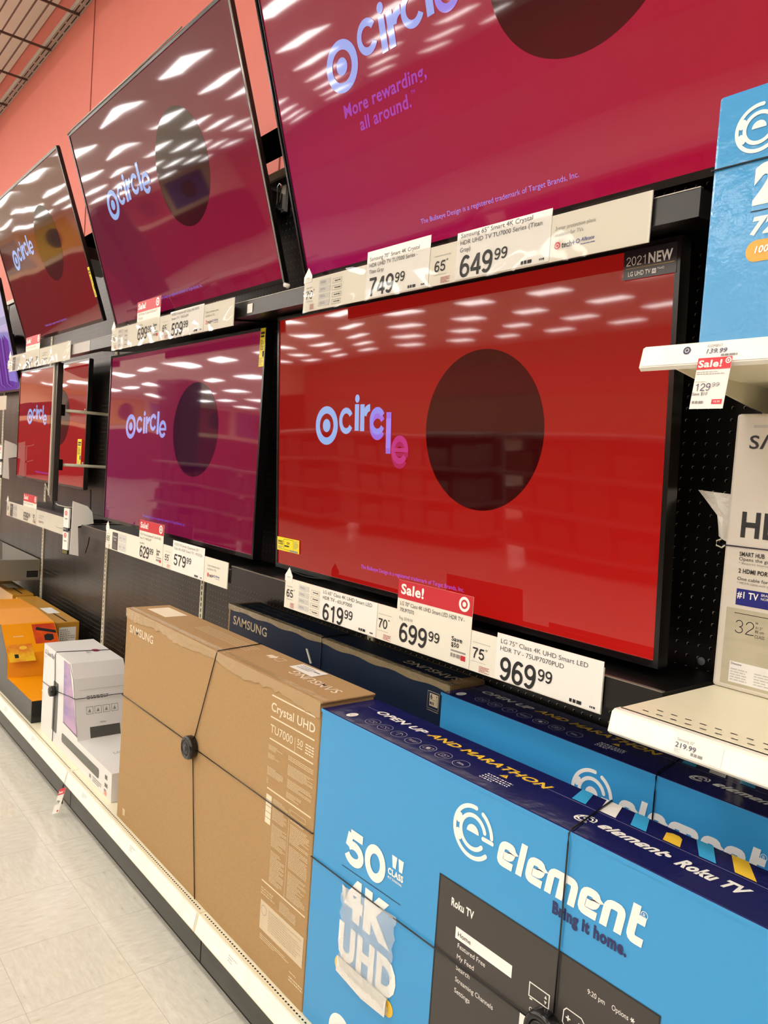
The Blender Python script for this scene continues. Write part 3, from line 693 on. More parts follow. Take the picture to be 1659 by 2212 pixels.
price_sign('price sign with a red sale card below the top left television', -5.33, 1.21, 1.246, .446, dict(size='75', dark=('Quantum', 'Color')), [
    dict(u=(.38, .665), v=(.002, .178), sale=.05, white=False, lines=[('VIZIO 75" Class 4K HDR', .2)], ty=.11, faint=True, p='949', py=.004, save='$50')], end_x=.72)
price_sign('price sign with a red sale card below the far red television', -5.516, 1.225, 1.312, -.474, dict(size='58', dark=('Quantum', 'Color')), [
    dict(u=(.40, .685), v=(.002, .172), sale=.046, white=False, lines=[('LG 65" Class 4K HDR', .2)], ty=.11, faint=True, p='699', py=.010, save='$50')], end_x=.74)
price_sign('white price sign at the left edge below the purple television', -6.95, 1.22, 1.33, .225, dict(size='65'), [dict(u=(.3, .55), v=(.002, .1), lines=[('4K UHD Smart TV', .2)], ty=.08, p='499', py=.004)], end_x=.9)

# ------------------------------------------------------------------ security wraps
def wrap(label, lock, cables, r=.036, axis=(0, -1, 0)):
    t = thing('security_wrap', (lock[0], lock[1], lock[2] - r), label, 'security tag', 'security wraps on the cartons')
    a = MB(); a.lathe(lock, axis, [(r * .9, 0), (r, .006), (r, .020), (r * .93, .026), (r * .7, .028), (r * .66, .024), (r * .3, .024), (r * .28, .028), (.001, .028)], M_bplas, 40); lb_ = a.build('lock_body', t); a = MB(); a.lathe(Vector(lock) + Vector(axis) * .0235, axis, [(r * .64, 0), (r * .64, .002), (r * .5, .004), (.001, .0035)], M_black, 32); a.build('dial', lb_)
    for c in cables: a = MB(); a.tube(c, .0016, M_cable, 6); a.build('cable', t)
    return t

# ------------------------------------------------------------------ kraft carton
def smooth_box(x0, x1, y0, y1, z0, z1, mat): mb = MB(); mb.rbox(x0, x1, y0, y1, z0, z1, mat, .005); return mb
DK = -1.3438
bx0, bx1, by0, by1, bz = -2.738, -1.490, 1.070, 1.232, -.566
t = thing('television_carton', ((bx0 + bx1) / 2, 1.15, DK), 'large plain kraft television carton standing on the base deck, left of the bright blue carton', 'carton')
a = MB(); a.rbox(bx0, bx1, by0, by1, DK, bz - .006, M_brn, .004); 
fr = front(by0)
a.text(fr, 'SΛMSUNG', -2.700, -.648, .027, M_tapew, w=.208, bold=.008)
for v, u0, u1 in ((-.610, -1.713, -1.511), (-.667, -1.713, -1.509), (-.725, -1.712, -1.508), (-.857, -1.710, -1.503), (-1.106, -1.708, -1.501)): a.rect(fr, u0, u1, v - .0018, v + .0018, M_tapew)
a.text(fr, 'Crystal UHD', -1.712, -.650, .022, M_tapew, w=.203, bold=.015); a.text(fr, 'TU7000', -1.711, -.7075, .021, M_tapew, w=.108)
a.rect(fr, -1.593, -1.5915, -.722, -.686, M_tapew); a.text(fr, '50', -1.582, -.7005, .0155, M_tapew, w=.025); a.text(fr, '"', -1.555, -.690, .006, M_tapew); a.greek(fr, -1.582, -1.557, -.703, -.709, 1, M_tapew)
a.greek(fr, -1.545, -1.508, -.684, -.712, 4, M_tapew, ragged=False)
for u0, u1, v1, v0, n in ((-1.714, -1.645, -.741, -.755, 4), (-1.715, -1.662, -.764, -.777, 4), (-1.714, -1.637, -.799, -.822, 6), (-1.714, -1.706, -.830, -.845, 4), (-1.618, -1.505, -.739, -.752, 3), (-1.617, -1.504, -.762, -.790, 8), (-1.616, -1.506, -.799, -.822, 6), (-1.617, -1.549, -.832, -.848, 4),
                          (-1.677, -1.603, -.873, -.887, 4), (-1.677, -1.608, -.896, -.930, 9), (-1.675, -1.603, -.940, -1.00, 15), (-1.673, -1.606, -1.01, -1.095, 20), (-1.590, -1.525, -.890, -.9, 2), (-1.590, -1.503, -.906, -.955, 12), (-1.589, -1.505, -.962, -1.02, 14), (-1.587, -1.505, -1.028, -1.097, 17),
                          (-1.708, -1.639, -1.122, -1.143, 3), (-1.616, -1.54, -1.12, -1.148, 7), (-1.701, -1.56, -1.247, -1.262, 3), (-1.553, -1.493, -1.270, -1.274, 1), (-1.553, -1.492, -1.281, -1.296, 2)):
    a.greek(fr, u0, u1, v1, v0, n, M_tanp if n > 2 else M_tapew, seed=n + int(-u0 * 100))
for k in range(5): a.rect(fr, -1.711, -1.684, -.887 - .0157 * k, -.873 - .0157 * k, M_tapew)
a.rect(fr, -1.5985, -1.597, -1.103, -.872, M_tanp); a.line(fr, [(-1.592, -.884), (-1.525, -.884), (-1.525, -.872), (-1.592, -.872)], .001, M_tanp, closed=True)
a.rect(fr, -1.706, -1.500, -1.236, -1.158, pm('pale_tan_print', 'd3bf9f', .6)); a.arc(fr, -1.688, -1.181, .012, .0135, M_gink, off=.001); a.greek(fr, -1.665, -1.51, -1.168, -1.225, 9, pm('tan_ink', 'bfa98a', .6), off=.001, seed=4)
a.rect(fr, -2.681, -2.661, -1.315, -1.292, M_tanp); a.rect(fr, -2.676, -2.673, -1.312, -1.296, M_brn, .001)
a.build('body', t)
a = MB(); a.rbox(bx0 - .001, bx1 + .003, by0 - .002, by1 + .002, bz - .0055, bz - .0005, M_brn, .002); a.box(bx0, bx1 + .002, by0, by1, bz - .009, bz - .0058, M_brnd)
tf = topf(bz); tf0 = topf(bz - .0005)
a.rect(tf0, -2.690, -2.531, 1.126, 1.209, M_tapew); 
fl = Fr((-1.533, 1.166, bz - .0005), (-1, 0, 0), (0, -1, 0)); a.text(fl, 'SΛMSUNG', 0, 0, .030, M_tapew, w=.216, bold=.008)
a.add([Vector((x, y, bz + .0006)) for x, y in ((-1.797, 1.171), (-1.680, 1.168), (-1.683, 1.225), (-1.801, 1.220))], [(0, 1, 2, 3)], M_card); a.greek(tf0, -1.785, -1.725, 1.215, 1.185, 3, M_gink, off=.0016); a.rect(tf0, -1.72, -1.69, 1.2, 1.204, M_ink, .0016)
for k in range(5): a.rect(tf0, -2.35, -2.0, 1.150 + .011 * k, 1.152 + .011 * k, M_tanp)
a.poly(tf0, [(-1.93, 1.175), (-1.905, 1.175), (-1.905, 1.165), (-1.888, 1.185), (-1.905, 1.204), (-1.905, 1.195), (-1.93, 1.195)], M_tapew); a.line(tf0, [(-1.88, 1.172), (-1.855, 1.172), (-1.855, 1.2), (-1.88, 1.2)], .0018, M_tapew, closed=True)
a.build('top_flap', t)
a = MB(); n = 60; V = []; F = []   # torn packing tape along the front top edge
for i in range(n + 1):
    x = bx0 + (bx1 - bx0) * i / n; V += [(x, by0 + .026, bz + .0004), (x, by0 - .0028, bz - .001), (x, by0 - .0022, bz - .030 - .012 * abs(math.sin(i * 1.3)) * random.random() - .006 * math.sin(i * .35))]
for i in range(n):
    for j in range(2): F.append((i * 3 + j, i * 3 + j + 1, (i + 1) * 3 + j + 1, (i + 1) * 3 + j))
a.add(V, F, M_tape); a.build('packing_tape', t, label='torn brown packing tape')
Y = by0 - .003
wrap('black security wrap with round lock on the large kraft carton', (-2.147, by0 - .001, -.890), [
    [(-2.140, Y, -.862), (-2.027, Y, bz - .004), (-2.027, by0, bz + .002), (-2.055, by1, bz + .002), (-2.055, by1 + .003, bz - .02), (-2.06, by1 + .003, -1.3)],
    [(-2.144, Y, -.92), (-2.079, Y, DK + .003)], [(-2.118, Y, -.892), (bx1, Y, -.890), (bx1 + .001, by0, -.89)], [(-2.176, Y, -.886), (bx0 - .001, Y, -.888), (bx0 - .003, by0, -.888), (bx0 - .003, by1, -.888)]], .036)

# ------------------------------------------------------------------ element logo and lettering
def elem_mark(a, fr, cu, cv, R, mt, off=.0008, sx=1.0, sh=0.0):
    W_ = .155
    def ar(r, a0, a1, w=W_):
        a.arc(fr, cu, cv, (r - w / 2) * R, (r + w / 2) * R, mt, a0, a1, off, sx=sx, sh=sh)
        for ang in (a0, a1):
            t_ = math.radians(ang); dv = r * R * math.sin(t_); a.ell(fr, cu + r * R * math.cos(t_) * sx + sh * dv, cv + dv, w / 2 * R * sx, w / 2 * R, mt, off, 16)
    ar(.92, 84, 318); ar(.92, 8, 62); ar(.60, 18, 320); ar(.76, 150, 166, .2); ar(.76, 196, 214, .2)
    a.ell(fr, cu + sh * 0, cv - .02 * R, .30 * R * sx, .30 * R, mt, off, 30, 0, 180)
    a.line(fr, [(cu + .52 * R * sx, cv - .04 * R), (cu + .95 * R * sx, cv - .04 * R)], W_ * R, mt, off, round_=True)
def elem_word(a, fr, u0, v0, xh, W, mt, off=.0008, sh=.17):
    s = W / 6.30; S = Fr(fr.p(0, 0), fr.u, fr.v); w = .295
    def st(x, pts, rnd=()):
        P = []
        for i, (px, py) in enumerate(pts):
            if i in rnd:      # rounded corner
                p = Vector((px, py)); q = Vector(pts[i - 1]); r_ = Vector(pts[i + 1])
                d1 = (q - p).normalized() * min(.22, (q - p).length / 2); d2 = (r_ - p).normalized() * min(.22, (r_ - p).length / 2)
                for k in range(5): f = k / 4; P.append(tuple((p + d1) * (1 - f) ** 2 + p * 2 * f * (1 - f) + (p + d2) * f * f))
            else: P.append((px, py))
        # thick stroke in letter space, sheared into place
        off2 = off + a.e()
        n = len(P); V = []; F = []; PP = [Vector(q) for q in P]
        for i in range(n):
            d1 = (PP[i] - PP[i - 1]).normalized() if i else None; d2 = (PP[i + 1] - PP[i]).normalized() if i < n - 1 else None
            d = (d1 + d2).normalized() if d1 and d2 else (d1 or d2); k = 1 / max(.5, d.dot(d1)) if d1 and d2 else 1
            nn = Vector((-d.y, d.x)) * (w / 2 * k)
            for q in (PP[i] + nn, PP[i] - nn): V.append(fr.p(u0 + (x + q.x) * s + sh * q.y * xh, v0 + q.y * xh, off2))
        for i in range(n - 1): F.append((2 * i, 2 * i + 1, 2 * i + 3, 2 * i + 2))
        a.add(V, F, mt)
    def e_(x): st(x, [(.275, .45), (.68, .45), (.68, .865), (.14, .865), (.14, .135), (.80, .135)], (1, 2, 3, 4))
    e_(0); st(1.0, [(.135, 0), (.135, 1.27)]); e_(1.42); 
    st(2.38, [(.135, 0), (.135, .865), (1.17, .865), (1.17, 0)], (1, 2)); st(2.38, [(.65, 0), (.65, .80)])
    e_(3.80); st(4.76, [(.135, 0), (.135, .865), (.70, .865), (.70, 0)], (1, 2)); st(5.76, [(.135, 1.32), (.135, .135), (.62, .135)], (1,)); st(5.76, [(.0, .865), (.56, .865)])
def icon_row(a, fr, xs, y, mt, r=.0185):
    for i, x in enumerate(xs):
        a.arc(fr, x, y, r - .0008, r, mt, off=.0009)
        if i in (0, 1): a.line(fr, [(x - .010, y - .006), (x + .008, y - .006), (x + .010, y + .005), (x - .008, y + .006)], .0008, mt, .0009, closed=True); a.line(fr, [(x - .002, y + .004), (x + .006, y - .004)], .001, mt, .0009)
        elif i == 2: a.arc(fr, x, y, .008, .009, mt, 0, 180, .0009); a.line(fr, [(x, y + .008), (x, y - .008), (x + .003, y - .010)], .0009, mt, .0009)
        elif i == 3: a.text(fr, 'FRAGILE', x, y, .004, mt, align='C', w=.026); a.greek(fr, x - .01, x + .01, y - .002, y - .005, 1, mt)
        elif i == 4: a.line(fr, [(x - .011, y - .007), (x + .011, y - .007), (x + .011, y + .007), (x - .011, y + .007)], .0008, mt, .0009, closed=True); a.ell(fr, x, y, .005, .005, mt, .0009, 12)
        elif i == 5: a.line(fr, [(x - .010, y - .007), (x + .010, y - .007), (x + .010, y + .007), (x - .010, y + .007)], .001, mt, .0009, closed=True); a.arc(fr, x, y, .003, .004, mt, off=.0009)
        else: a.greek(fr, x - .01, x + .01, y + .004, y - .004, 2, mt)
def element_top(a, z, Y0, dx, mt_icon=M_lgink, bright=True):
    """printing on the dark top of the blue cartons; Y0 = front edge, dx shifts along the carton"""
    tf = topf(z, dx, Y0)
    a.ell(tf, -1.410, .033, .0105, .0165, M_pw, .0009, 30); a.line(tf, [(-1.413, .030), (-1.410, .026), (-1.404, .038)], .0012, M_ink, .0014)
    icon_row(a, tf, (-1.348, -1.304, -1.256, -1.209, -1.160, -1.113, -1.062), .046, mt_icon)
    a.poly(tf, [(-.982, .070), (-.962, .070), (-.972, .086)], M_yel, .0009); a.rect(tf, -.9726, -.9714, .074, .082, M_ink, .0012)
    a.greek(tf, -1.0, -.935, .062, .030, 4, M_pw, th=.4, seed=5)
    a.text(tf, 'OPEN UP', -1.398, .094, .022, M_pw, w=.165, bold=.03, shear=.25); a.text(tf, 'AND MARATHON', -1.222, .098, .022, M_yel, w=.335, bold=.03, shear=.25)
    for (q0, q1, q2, q3, mt) in ((-.838, -.808, -.828, -.853, M_ltblue), (-.779, -.745, -.766, -.799, M_pw), (-.715, -.685, -.711, -.739, M_ltblue), (-.590, -.562, -.594, -.624, M_ltblue), (-.532, -.498, -.536, -.564, M_yel), (-.452, -.42, -.45, -.48, M_pw), (-.372, -.342, -.37, -.4, M_ltblue)):
        a.poly(tf, [(q0, .110), (q1, .110), (q2, .163), (q3, .163)], mt, .0009)
    a.poly(tf, [(-.654, .110), (-.623, .110), (-.636, .140), (-.645, .146), (-.657, .146), (-.665, .140)], M_yel, .0009)
    elem_mark(a, tf, -.771, .060, .0175, M_pw, sh=.3); elem_word(a, tf, -.745, .053, .019, .118, M_pw, sh=.4)
    a.ell(tf, -.618, .066, .005, .005, M_pw, .0009, 16); a.text(tf, 'Roku TV', -.600, .052, .026, M_pw, w=.112, bold=.05, shear=.3)
    a.rect(tf, -1.44, -.27, .104, .1052, pm('pale_seam', '8d89ad', .4), .0007)
def blue_carton(label, X0, X1, Y0, Y1, ztop, dx, group, full=True):
    t = thing('television_carton', ((X0 + X1) / 2, (Y0 + Y1) / 2, DK), label, 'carton', group)
    a = MB(); a.rbox(X0, X1, Y0, Y1, DK, ztop - .002, M_blue, .004); fr = front(Y0, dx)
    fz = Fr((dx, Y0, ztop + .578), (1, 0, 0), (0, 0, 1))
    elem_mark(a, fz, -.974, -.670, .0525, M_pw); elem_word(a, fz, -.912, -.701, .0475, .297, M_pw)
    a.arc(fz, -.611, -.650, .0052, .0062, M_pw); a.text(fz, 'R', -.611, -.653, .006, M_pw, align='C')
    a.text(fz, 'Bring it home.', -.780, -.729, .0195, pm('navy_print', '232a5c', .4), w=.145, bold=.05)
    if full:
        a.digits(fz, '50', -1.362, -.891, .071, M_pw, w=.150, st=.27)
        for q in (-1.197, -1.176): a.poly(fz, [(q, -.812), (q + .017, -.812), (q + .014, -.838), (q + .004, -.838)], M_pw)
        a.text(fz, 'CLASS', -1.207, -.856, .0125, M_pw, w=.050, bold=.05); a.text(fz, '49.5" DIAGONAL', -1.207, -.866, .0045, M_pw, w=.047, bold=.03)
        a.line(fz, [(-1.367, -.911), (-1.161, -.905)], .0016, M_ink)
        a.text(fz, '4K', -1.350, -1.010, .080, M_pw, w=.165, bold=.07); a.text(fz, 'UHD', -1.362, -1.115, .072, M_pw, w=.205, bold=.06)
        a.rrect(fz, -1.370, -1.160, -1.158, -1.122, .018, M_yel)
        a.ell(fz, -1.333, -1.296, .044, .044, M_pw); a.text(fz, 'hdtv', -1.355, -1.31, .022, pm('mid_blue_print', '2a86cc', .4), off=.0014)
        # printed television screen
        a.rect(fz, -1.051, -.571, -1.115, -.786, M_char); a.line(fz, [(-1.051, -1.115), (-1.051, -.786), (-.571, -.786), (-.571, -1.115)], .003, M_ink, .001)
        a.text(fz, 'Roku TV', -1.015, -.832, .015, M_pw, w=.060, bold=.03); a.rect(fz, -.998, -.855, -.889, -.866, M_pw, .001)
        a.text(fz, 'Home', -.991, -.882, .009, M_char, w=.034, off=.0016)
        for s_, v, w_ in (('Featured Free', -.9045, .072), ('My Feed', -.926, .045), ('Search', -.948, .036), ('Streaming Channels', -.971, .098), ('Settings', -.993, .041)): a.text(fz, s_, -.990, v, .0092, M_pw, w=w_)
        a.line(fz, [(-.814, -.896), (-.771, -.896), (-.771, -.872), (-.814, -.872)], .002, M_pw, closed=True); a.poly(fz, [(-.781, -.882), (-.775, -.882), (-.778, -.876)], M_pw, .001); a.poly(fz, [(-.778, -.892), (-.775, -.886), (-.781, -.886)], M_pw, .001)
        a.rect(fz, -.812, -.806, -.901, -.8985, M_pw); a.rect(fz, -.779, -.773, -.901, -.8985, M_pw)
        a.text(fz, 'Cable TV', -.811, -.922, .008, M_pw, w=.036); a.rect(fz, -.830, -.795, -.985, -.934, M_pw, .001)
        a.line(fz, [(-.740, -.878), (-.735, -.872), (-.705, -.872), (-.697, -.880), (-.697, -.90), (-.705, -.906), (-.735, -.906), (-.741, -.898)], .0018, M_pw, closed=True); a.text(fz, '+', -.735, -.893, .012, M_pw, bold=.03); a.ell(fz, -.708, -.884, .002, .002, M_pw, .001, 12); a.text(fz, '8:00', -.73, -.97, .02, M_gink)
        a.text(fz, '9:20 pm', -.698, -.825, .0085, M_pw, w=.033); a.text(fz, 'Options', -.652, -.824, .0085, M_pw, w=.030)
        for k in range(3):
            th = math.radians(60 * k); a.line(fz, [(-.615 - .004 * math.cos(th), -.8195 - .004 * math.sin(th)), (-.615 + .004 * math.cos(th), -.8195 + .004 * math.sin(th))], .0014, M_pw)
    a.build('body', t)
    a = MB(); a.rbox(X0 - .001, X1 + .001, Y0 - .0008, Y1 + .001, ztop - .008, ztop, M_navyg, .003); a.box(X0 - .0012, X1 + .0012, Y0 - .0012, Y0 + .003, ztop - .0085, ztop - .0012, M_blue)
    element_top(a, ztop, Y0, dx); a.build('top_flap', t, label='glossy navy printed top')
    return t
e1 = blue_carton('bright blue television carton with white lettering in front of all others at lower right', -1.487, -.262, 1.070, 1.235, -.580, 0, 'blue television cartons')
e2 = blue_carton('shaded blue television carton standing behind the front one, against the pegboard', -1.421, -.196, 1.400, 1.560, -.566, .028, 'blue television cartons', full=False)
wrap('black security wrap with round lock on the front blue carton', (-.767, 1.069, -.930), [
    [(-1.488, 1.067, -.945), (-1.2, 1.066, -.9415), (-.803, 1.066, -.934)], [(-.757, 1.066, -.895), (-.757, 1.066, -.60), (-.758, 1.067, -.584), (-.757, 1.075, -.577), (-.79, 1.235, -.577), (-.79, 1.238, -.6)],
    [(-.730, 1.066, -.934), (-.262, 1.066, -.93)], [(-.765, 1.066, -.965), (-.76, 1.066, -1.34)]], .036)
mb = MB(); mb.tube([(-.800, 1.397, -1.33), (-.800, 1.397, -.60), (-.80, 1.397, -.570), (-.802, 1.405, -.563), (-.835, 1.56, -.563)], .0016, M_cable, 6); mb.build('security_cable', label='thin black security cable over the shaded blue carton behind', cat='cable')

# crumpled clear bag taped on the front blue carton
t = thing('plastic_bag', (-1.265, 1.066, -1.16), 'crumpled clear plastic parts bag taped on the front blue carton', 'bag')
a = MB(); nu, nv = 16, 18; V = []; F = []; R = random.Random(3)
outl = [(-1.357, -.955), (-1.167, -.935), (-1.176, -1.155), (-1.352, -1.150)]
for j in range(nv + 1):
    f = j / nv
    for i in range(nu + 1):
        g = i / nu
        x = (outl[0][0] * (1 - f) + outl[3][0] * f) * (1 - g) + (outl[1][0] * (1 - f) + outl[2][0] * f) * g + .004 * math.sin(j * 1.9) * (1 if i in (0, nu) else 0)
        z = (outl[0][1] * (1 - g) + outl[1][1] * g) * (1 - f) + (outl[3][1] * (1 - g) + outl[2][1] * g) * f
        e = min(g, 1 - g, f, 1 - f)
        y = 1.0655 - min(.010, e * .05) - .0035 * R.random() * (1 if e > .05 else .2) - .004 * math.sin(g * 9 + f * 5) ** 2 * (e > .08)
        V.append((x, y, z))
for j in range(nv):
    for i in range(nu): b_ = j * (nu + 1) + i; F.append((b_, b_ + nu + 1, b_ + nu + 2, b_ + 1))
M_bag = D.materials.new('clear_bag'); M_bag.use_nodes = True; nt = M_bag.node_tree; nt.nodes.clear()
o_ = nt.nodes.new('ShaderNodeOutputMaterial'); x_ = nt.nodes.new('ShaderNodeMixShader'); t_ = nt.nodes.new('ShaderNodeBsdfTransparent'); p_ = nt.nodes.new('ShaderNodeBsdfPrincipled')
p_.inputs['Base Color'].default_value = (.82, .80, .76, 1); p_.inputs['Roughness'].default_value = .15; x_.inputs[0].default_value = .34
nt.links.new(t_.outputs[0], x_.inputs[1]); nt.links.new(p_.outputs[0], x_.inputs[2]); nt.links.new(x_.outputs[0], o_.inputs[0])
a.add(V, F, M_bag, True); a.build('bag_film', t)
a = MB(); a.add([(-1.357, 1.064, -1.120), (-1.178, 1.064, -1.118), (-1.176, 1.060, -1.158), (-1.255, 1.059, -1.163), (-1.352, 1.0595, -1.152)], [(0, 4, 3, 2, 1)], M_wrap); a.build('folded_edge', t, label='folded milky bottom edge'); a = MB()
a.add([(-1.357, 1.066, -.952), (-1.340, 1.064, -.955), (-1.340, 1.063, -.985), (-1.352, 1.064, -.975)], [(0, 3, 2, 1)], M_wrap); a.build('folded_corner', t)

# ------------------------------------------------------------------ navy carton behind the kraft one
X0, X1, Y0, Y1, zt = -2.650, -1.424, 1.435, 1.568, -.556
t = thing('television_carton', ((X0 + X1) / 2, 1.5, DK), 'dark navy television carton with tan lettering, behind the large kraft carton', 'carton')
a = MB(); a.rbox(X0, X1, Y0, Y1, DK, zt, M_brn, .004); fr = front(Y0)
a.rect(fr, X0 + .014, X1 - .012, DK + .01, -.572, M_navy); a.text(fr, 'SΛMSUNG', -2.607, -.626, .031, M_tanp, w=.248, bold=.012, off=.0012)
a.rect(fr, -1.508, -1.463, -.636, -.589, M_tanp, .001); a.rect(fr, -1.507, -1.464, -.635, -.590, M_navy, .0013); a.rect(fr, -1.499, -1.466, -.628, -.594, M_tanp, .0016); a.text(fr, '6', -1.496, -.608, .012, M_navy, bold=.03, off=.002); a.text(fr, 'MAX', -1.497, -.624, .008, M_navy, w=.018, bold=.03, off=.002); a.rect(fr, -1.497, -1.475, -.611, -.610, M_navy, .002)
a.line(fr, [(-1.471, -.625), (-1.471, -.598)], .001, M_navy, .002); a.poly(fr, [(-1.4735, -.600), (-1.4685, -.600), (-1.471, -.596)], M_navy, .002); a.greek(fr, -1.508, -1.463, -.639, -.643, 1, M_tanp, ragged=False)
a.build('body', t)
a = MB(); tf = topf(zt); a.rect(tf, X0 + .03, X1 - .04, Y0 + .02, Y1 - .012, M_navy, .001)
f3 = Fr((-1.452, Y0 + .075, zt), (-1, 0, 0), (0, -1, 0)); a.text(f3, 'SΛMSUNG', 0, 0, .032, M_tanp, w=.22, bold=.008, off=.0015)
for k in range(3): a.line(tf, [(-2.58 + .1 * k, Y0 + .05), (-2.5 + .1 * k, Y0 + .05), (-2.5 + .1 * k, Y0 + .09), (-2.58 + .1 * k, Y0 + .09)], .0015, M_tanp, .0015, closed=True)
a.build('top_print', t)
a = MB(); V = []; F = []; n = 50
for i in range(n + 1):
    x = X0 + (X1 - X0) * i / n; V += [(x, Y0 + .03, zt + .0008), (x, Y0 - .002, zt + .0006), (x, Y0 - .0018, zt - .018 - .003 * math.sin(i * .9))]
for i in range(n):
    for j in range(2): F.append((i * 3 + j, i * 3 + j + 1, (i + 1) * 3 + j + 1, (i + 1) * 3 + j))
a.add(V, F, pm('dusty_clear_tape', '9c8a6c', .12, spec=.7, bump=(60, .9, .006))); a.build('packing_tape', t)
a = MB(); a.prism(fr, [(-2.104, -.609), (-2.096, -.609), (-2.066, -.650), (-2.074, -.652)], .0008, .004, M_white); a.build('zip_strip', t, label='small white plastic strip')
mb = MB(); mb.tube([(-2.012, Y0 - .003, -1.33), (-2.016, Y0 - .003, -.57), (-2.018, Y0 - .002, zt + .001), (-2.02, Y0 + .01, zt + .003), (-2.035, Y1, zt + .003)], .0017, M_cable, 6)
mb.build('security_cable', label='thin black security cable over the dark navy carton', cat='cable')

# ------------------------------------------------------------------ white soundbar carton (L-shaped)
Y0, Y1 = 1.09, 1.318
prof = [(-3.785, DK), (-2.852, DK), (-2.856, -1.233), (-3.262, -1.236), (-3.347, -.992), (-3.388, -.934), (-3.785, -.929)]
t = thing('soundbar_carton', (-3.3, 1.2, DK), 'white L-shaped soundbar display carton, left of the kraft carton', 'carton')
a = MB(); fr = front(Y0); a.prism(fr, prof, -(Y1 - Y0), 0, M_wc)
a.text(fr, 'LG Sound Bar', -3.768, -.972, .021, M_ink, w=.145); a.text(fr, 'SN6Y', -3.768, -.990, .007, M_gink)
dk = pm('dark_grey_print', '54544f', .35)
a.rrect(fr, -3.618, -3.545, -1.292, -1.064, .008, dk)
a.poly(fr, [(-3.485, -.940), (-3.411, -.942), (-3.356, -1.04), (-3.270, -1.218), (-3.460, -1.210)], M_purp)
a.line(fr, [(-3.460, -1.211), (-3.268, -1.219), (-3.350, -.992), (-3.405, -.938)], .004, M_ink, .001)
a.rrect(fr, -3.470, -2.992, -1.302, -1.262, .012, dk); 
for u, w_ in ((-3.10, .02), (-2.93, .02), (-2.93, .02)): a.rect(fr, u, u + w_, -1.33, -1.315, M_gink)
a.rect(fr, -2.925, -2.900, -1.275, -1.258, dk); a.rect(fr, -2.925, -2.895, -1.305, -1.290, dk); a.greek(fr, -3.06, -2.96, -1.31, -1.335, 3, M_gink); a.rect(fr, -2.93, -2.90, -1.338, -1.322, pm('salmon_print', 'e8a08c', .5))
fs = Fr((-3.262, Y0, -1.236), (0, 1, 0), (-.085, 0, .244))
a.rect(fs, .020, .215, .208, .209, M_gink); a.rect(fs, .04, .19, .203, .2036, M_lgink); a.greek(fs, .05, .175, .185, .165, 2, M_ink, th=.3)
for k in range(4): u = .045 + .036 * k; a.line(fs, [(u, .105), (u + .028, .105), (u + .028, .135), (u, .135)], .0012, M_ink, .0008, closed=True); a.poly(fs, [(u + .006, .112), (u + .02, .112), (u + .014, .128)], M_gink)
a.text(fs, 'HSNd', .10, .062, .007, M_ink); a.rect(fs, .055, .185, .004, .050, dk)
ft = topf(-1.2345); a.text(Fr((-3.05, 1.17, -1.234), (0, 1, 0), (-1, 0, 0)), 'LG', 0, 0, .02, M_gink)
tt = Fr((-3.6, 1.20, -.931), (1, 0, 0), (0, 1, 0)); a.ell(tt, 0.03, 0.055, .022, .016, pm('wine_print', '9c2b4a', .4), .0012, 24); a.text(tt, 'LG', .05, .005, .016, M_ink, off=.0014)
a.build('body', t)
Y = Y0 - .003
wrap('black security wrap with small lock on the white soundbar carton', (-3.585, Y0 - .001, -1.105), [
    [(-3.590, Y, -1.08), (-3.605, Y, -.945), (-3.60, Y0, -.930), (-3.55, Y1, -.929)], [(-3.588, Y, -1.13), (-3.592, Y, DK + .004)],
    [(-3.61, Y, -1.105), (-3.786, Y, -1.112), (-3.788, Y1, -1.11)], [(-3.56, Y, -1.10), (-3.315, Y, -1.068), (-3.309, Y0 + .003, -1.068), (-3.309, Y1, -1.068)]], .024)

# ------------------------------------------------------------------ orange soundbar cartons
Y0, Y1 = 1.072, 1.35
prof = [(-5.25, DK), (-3.885, DK), (-3.889, -1.236), (-4.352, -1.240), (-4.375, -1.120), (-4.53, -.992), (-4.90, -.978), (-5.25, -.985)]
t = thing('soundbar_carton', (-4.5, 1.2, DK), 'bright orange L-shaped display carton with dark grey sides at lower left', 'carton')
a = MB(); fr = front(Y0); a.prism(fr, prof, -(Y1 - Y0), -.001, M_orange); a.poly(fr, prof, M_dgc, 0)
a.box(-3.8845, -3.884, Y0, Y1, DK, -1.2365, M_bplas)
fs = Fr((-4.375, Y0, -1.120), (0, 1, 0), (-.155, 0, .128)); 
M_fire = pm('orange_red_picture', 'e0581a', .3, mottle=(10, 1, 'c23a28')); M_sun = pm('yellow_picture', 'f2c02a', .3, mottle=(9, 1, 'e0702a'))
a.rect(fs, .155, .275, .055, .19, M_fire); a.rect(fs, .005, .135, -.055, .06, M_sun); 
a.poly(fs, [(.17, .150), (.275, .118), (.275, .138), (.175, .17)], M_ink, .0012); a.poly(fs, [(.205, .075), (.235, .068), (.255, .080), (.255, .112), (.225, .118), (.207, .108)], M_ink, .0012)
a.rect(fs, .035, .055, -.03, -.005, M_ink, .0012); a.ell(fs, .085, .035, .02, .012, M_yel, .0012, 20)
a.text(fs, 'SOUND', .05, .11, .007, M_pw, w=.05)
fw = Fr((-4.02, 1.16, -1.2385), (0, 1, 0), (-1, 0, .008)); a.text(fw, 'ONN', 0, 0, .045, M_pw, w=.14, bold=.02, off=.0012)
a.build('body', t)
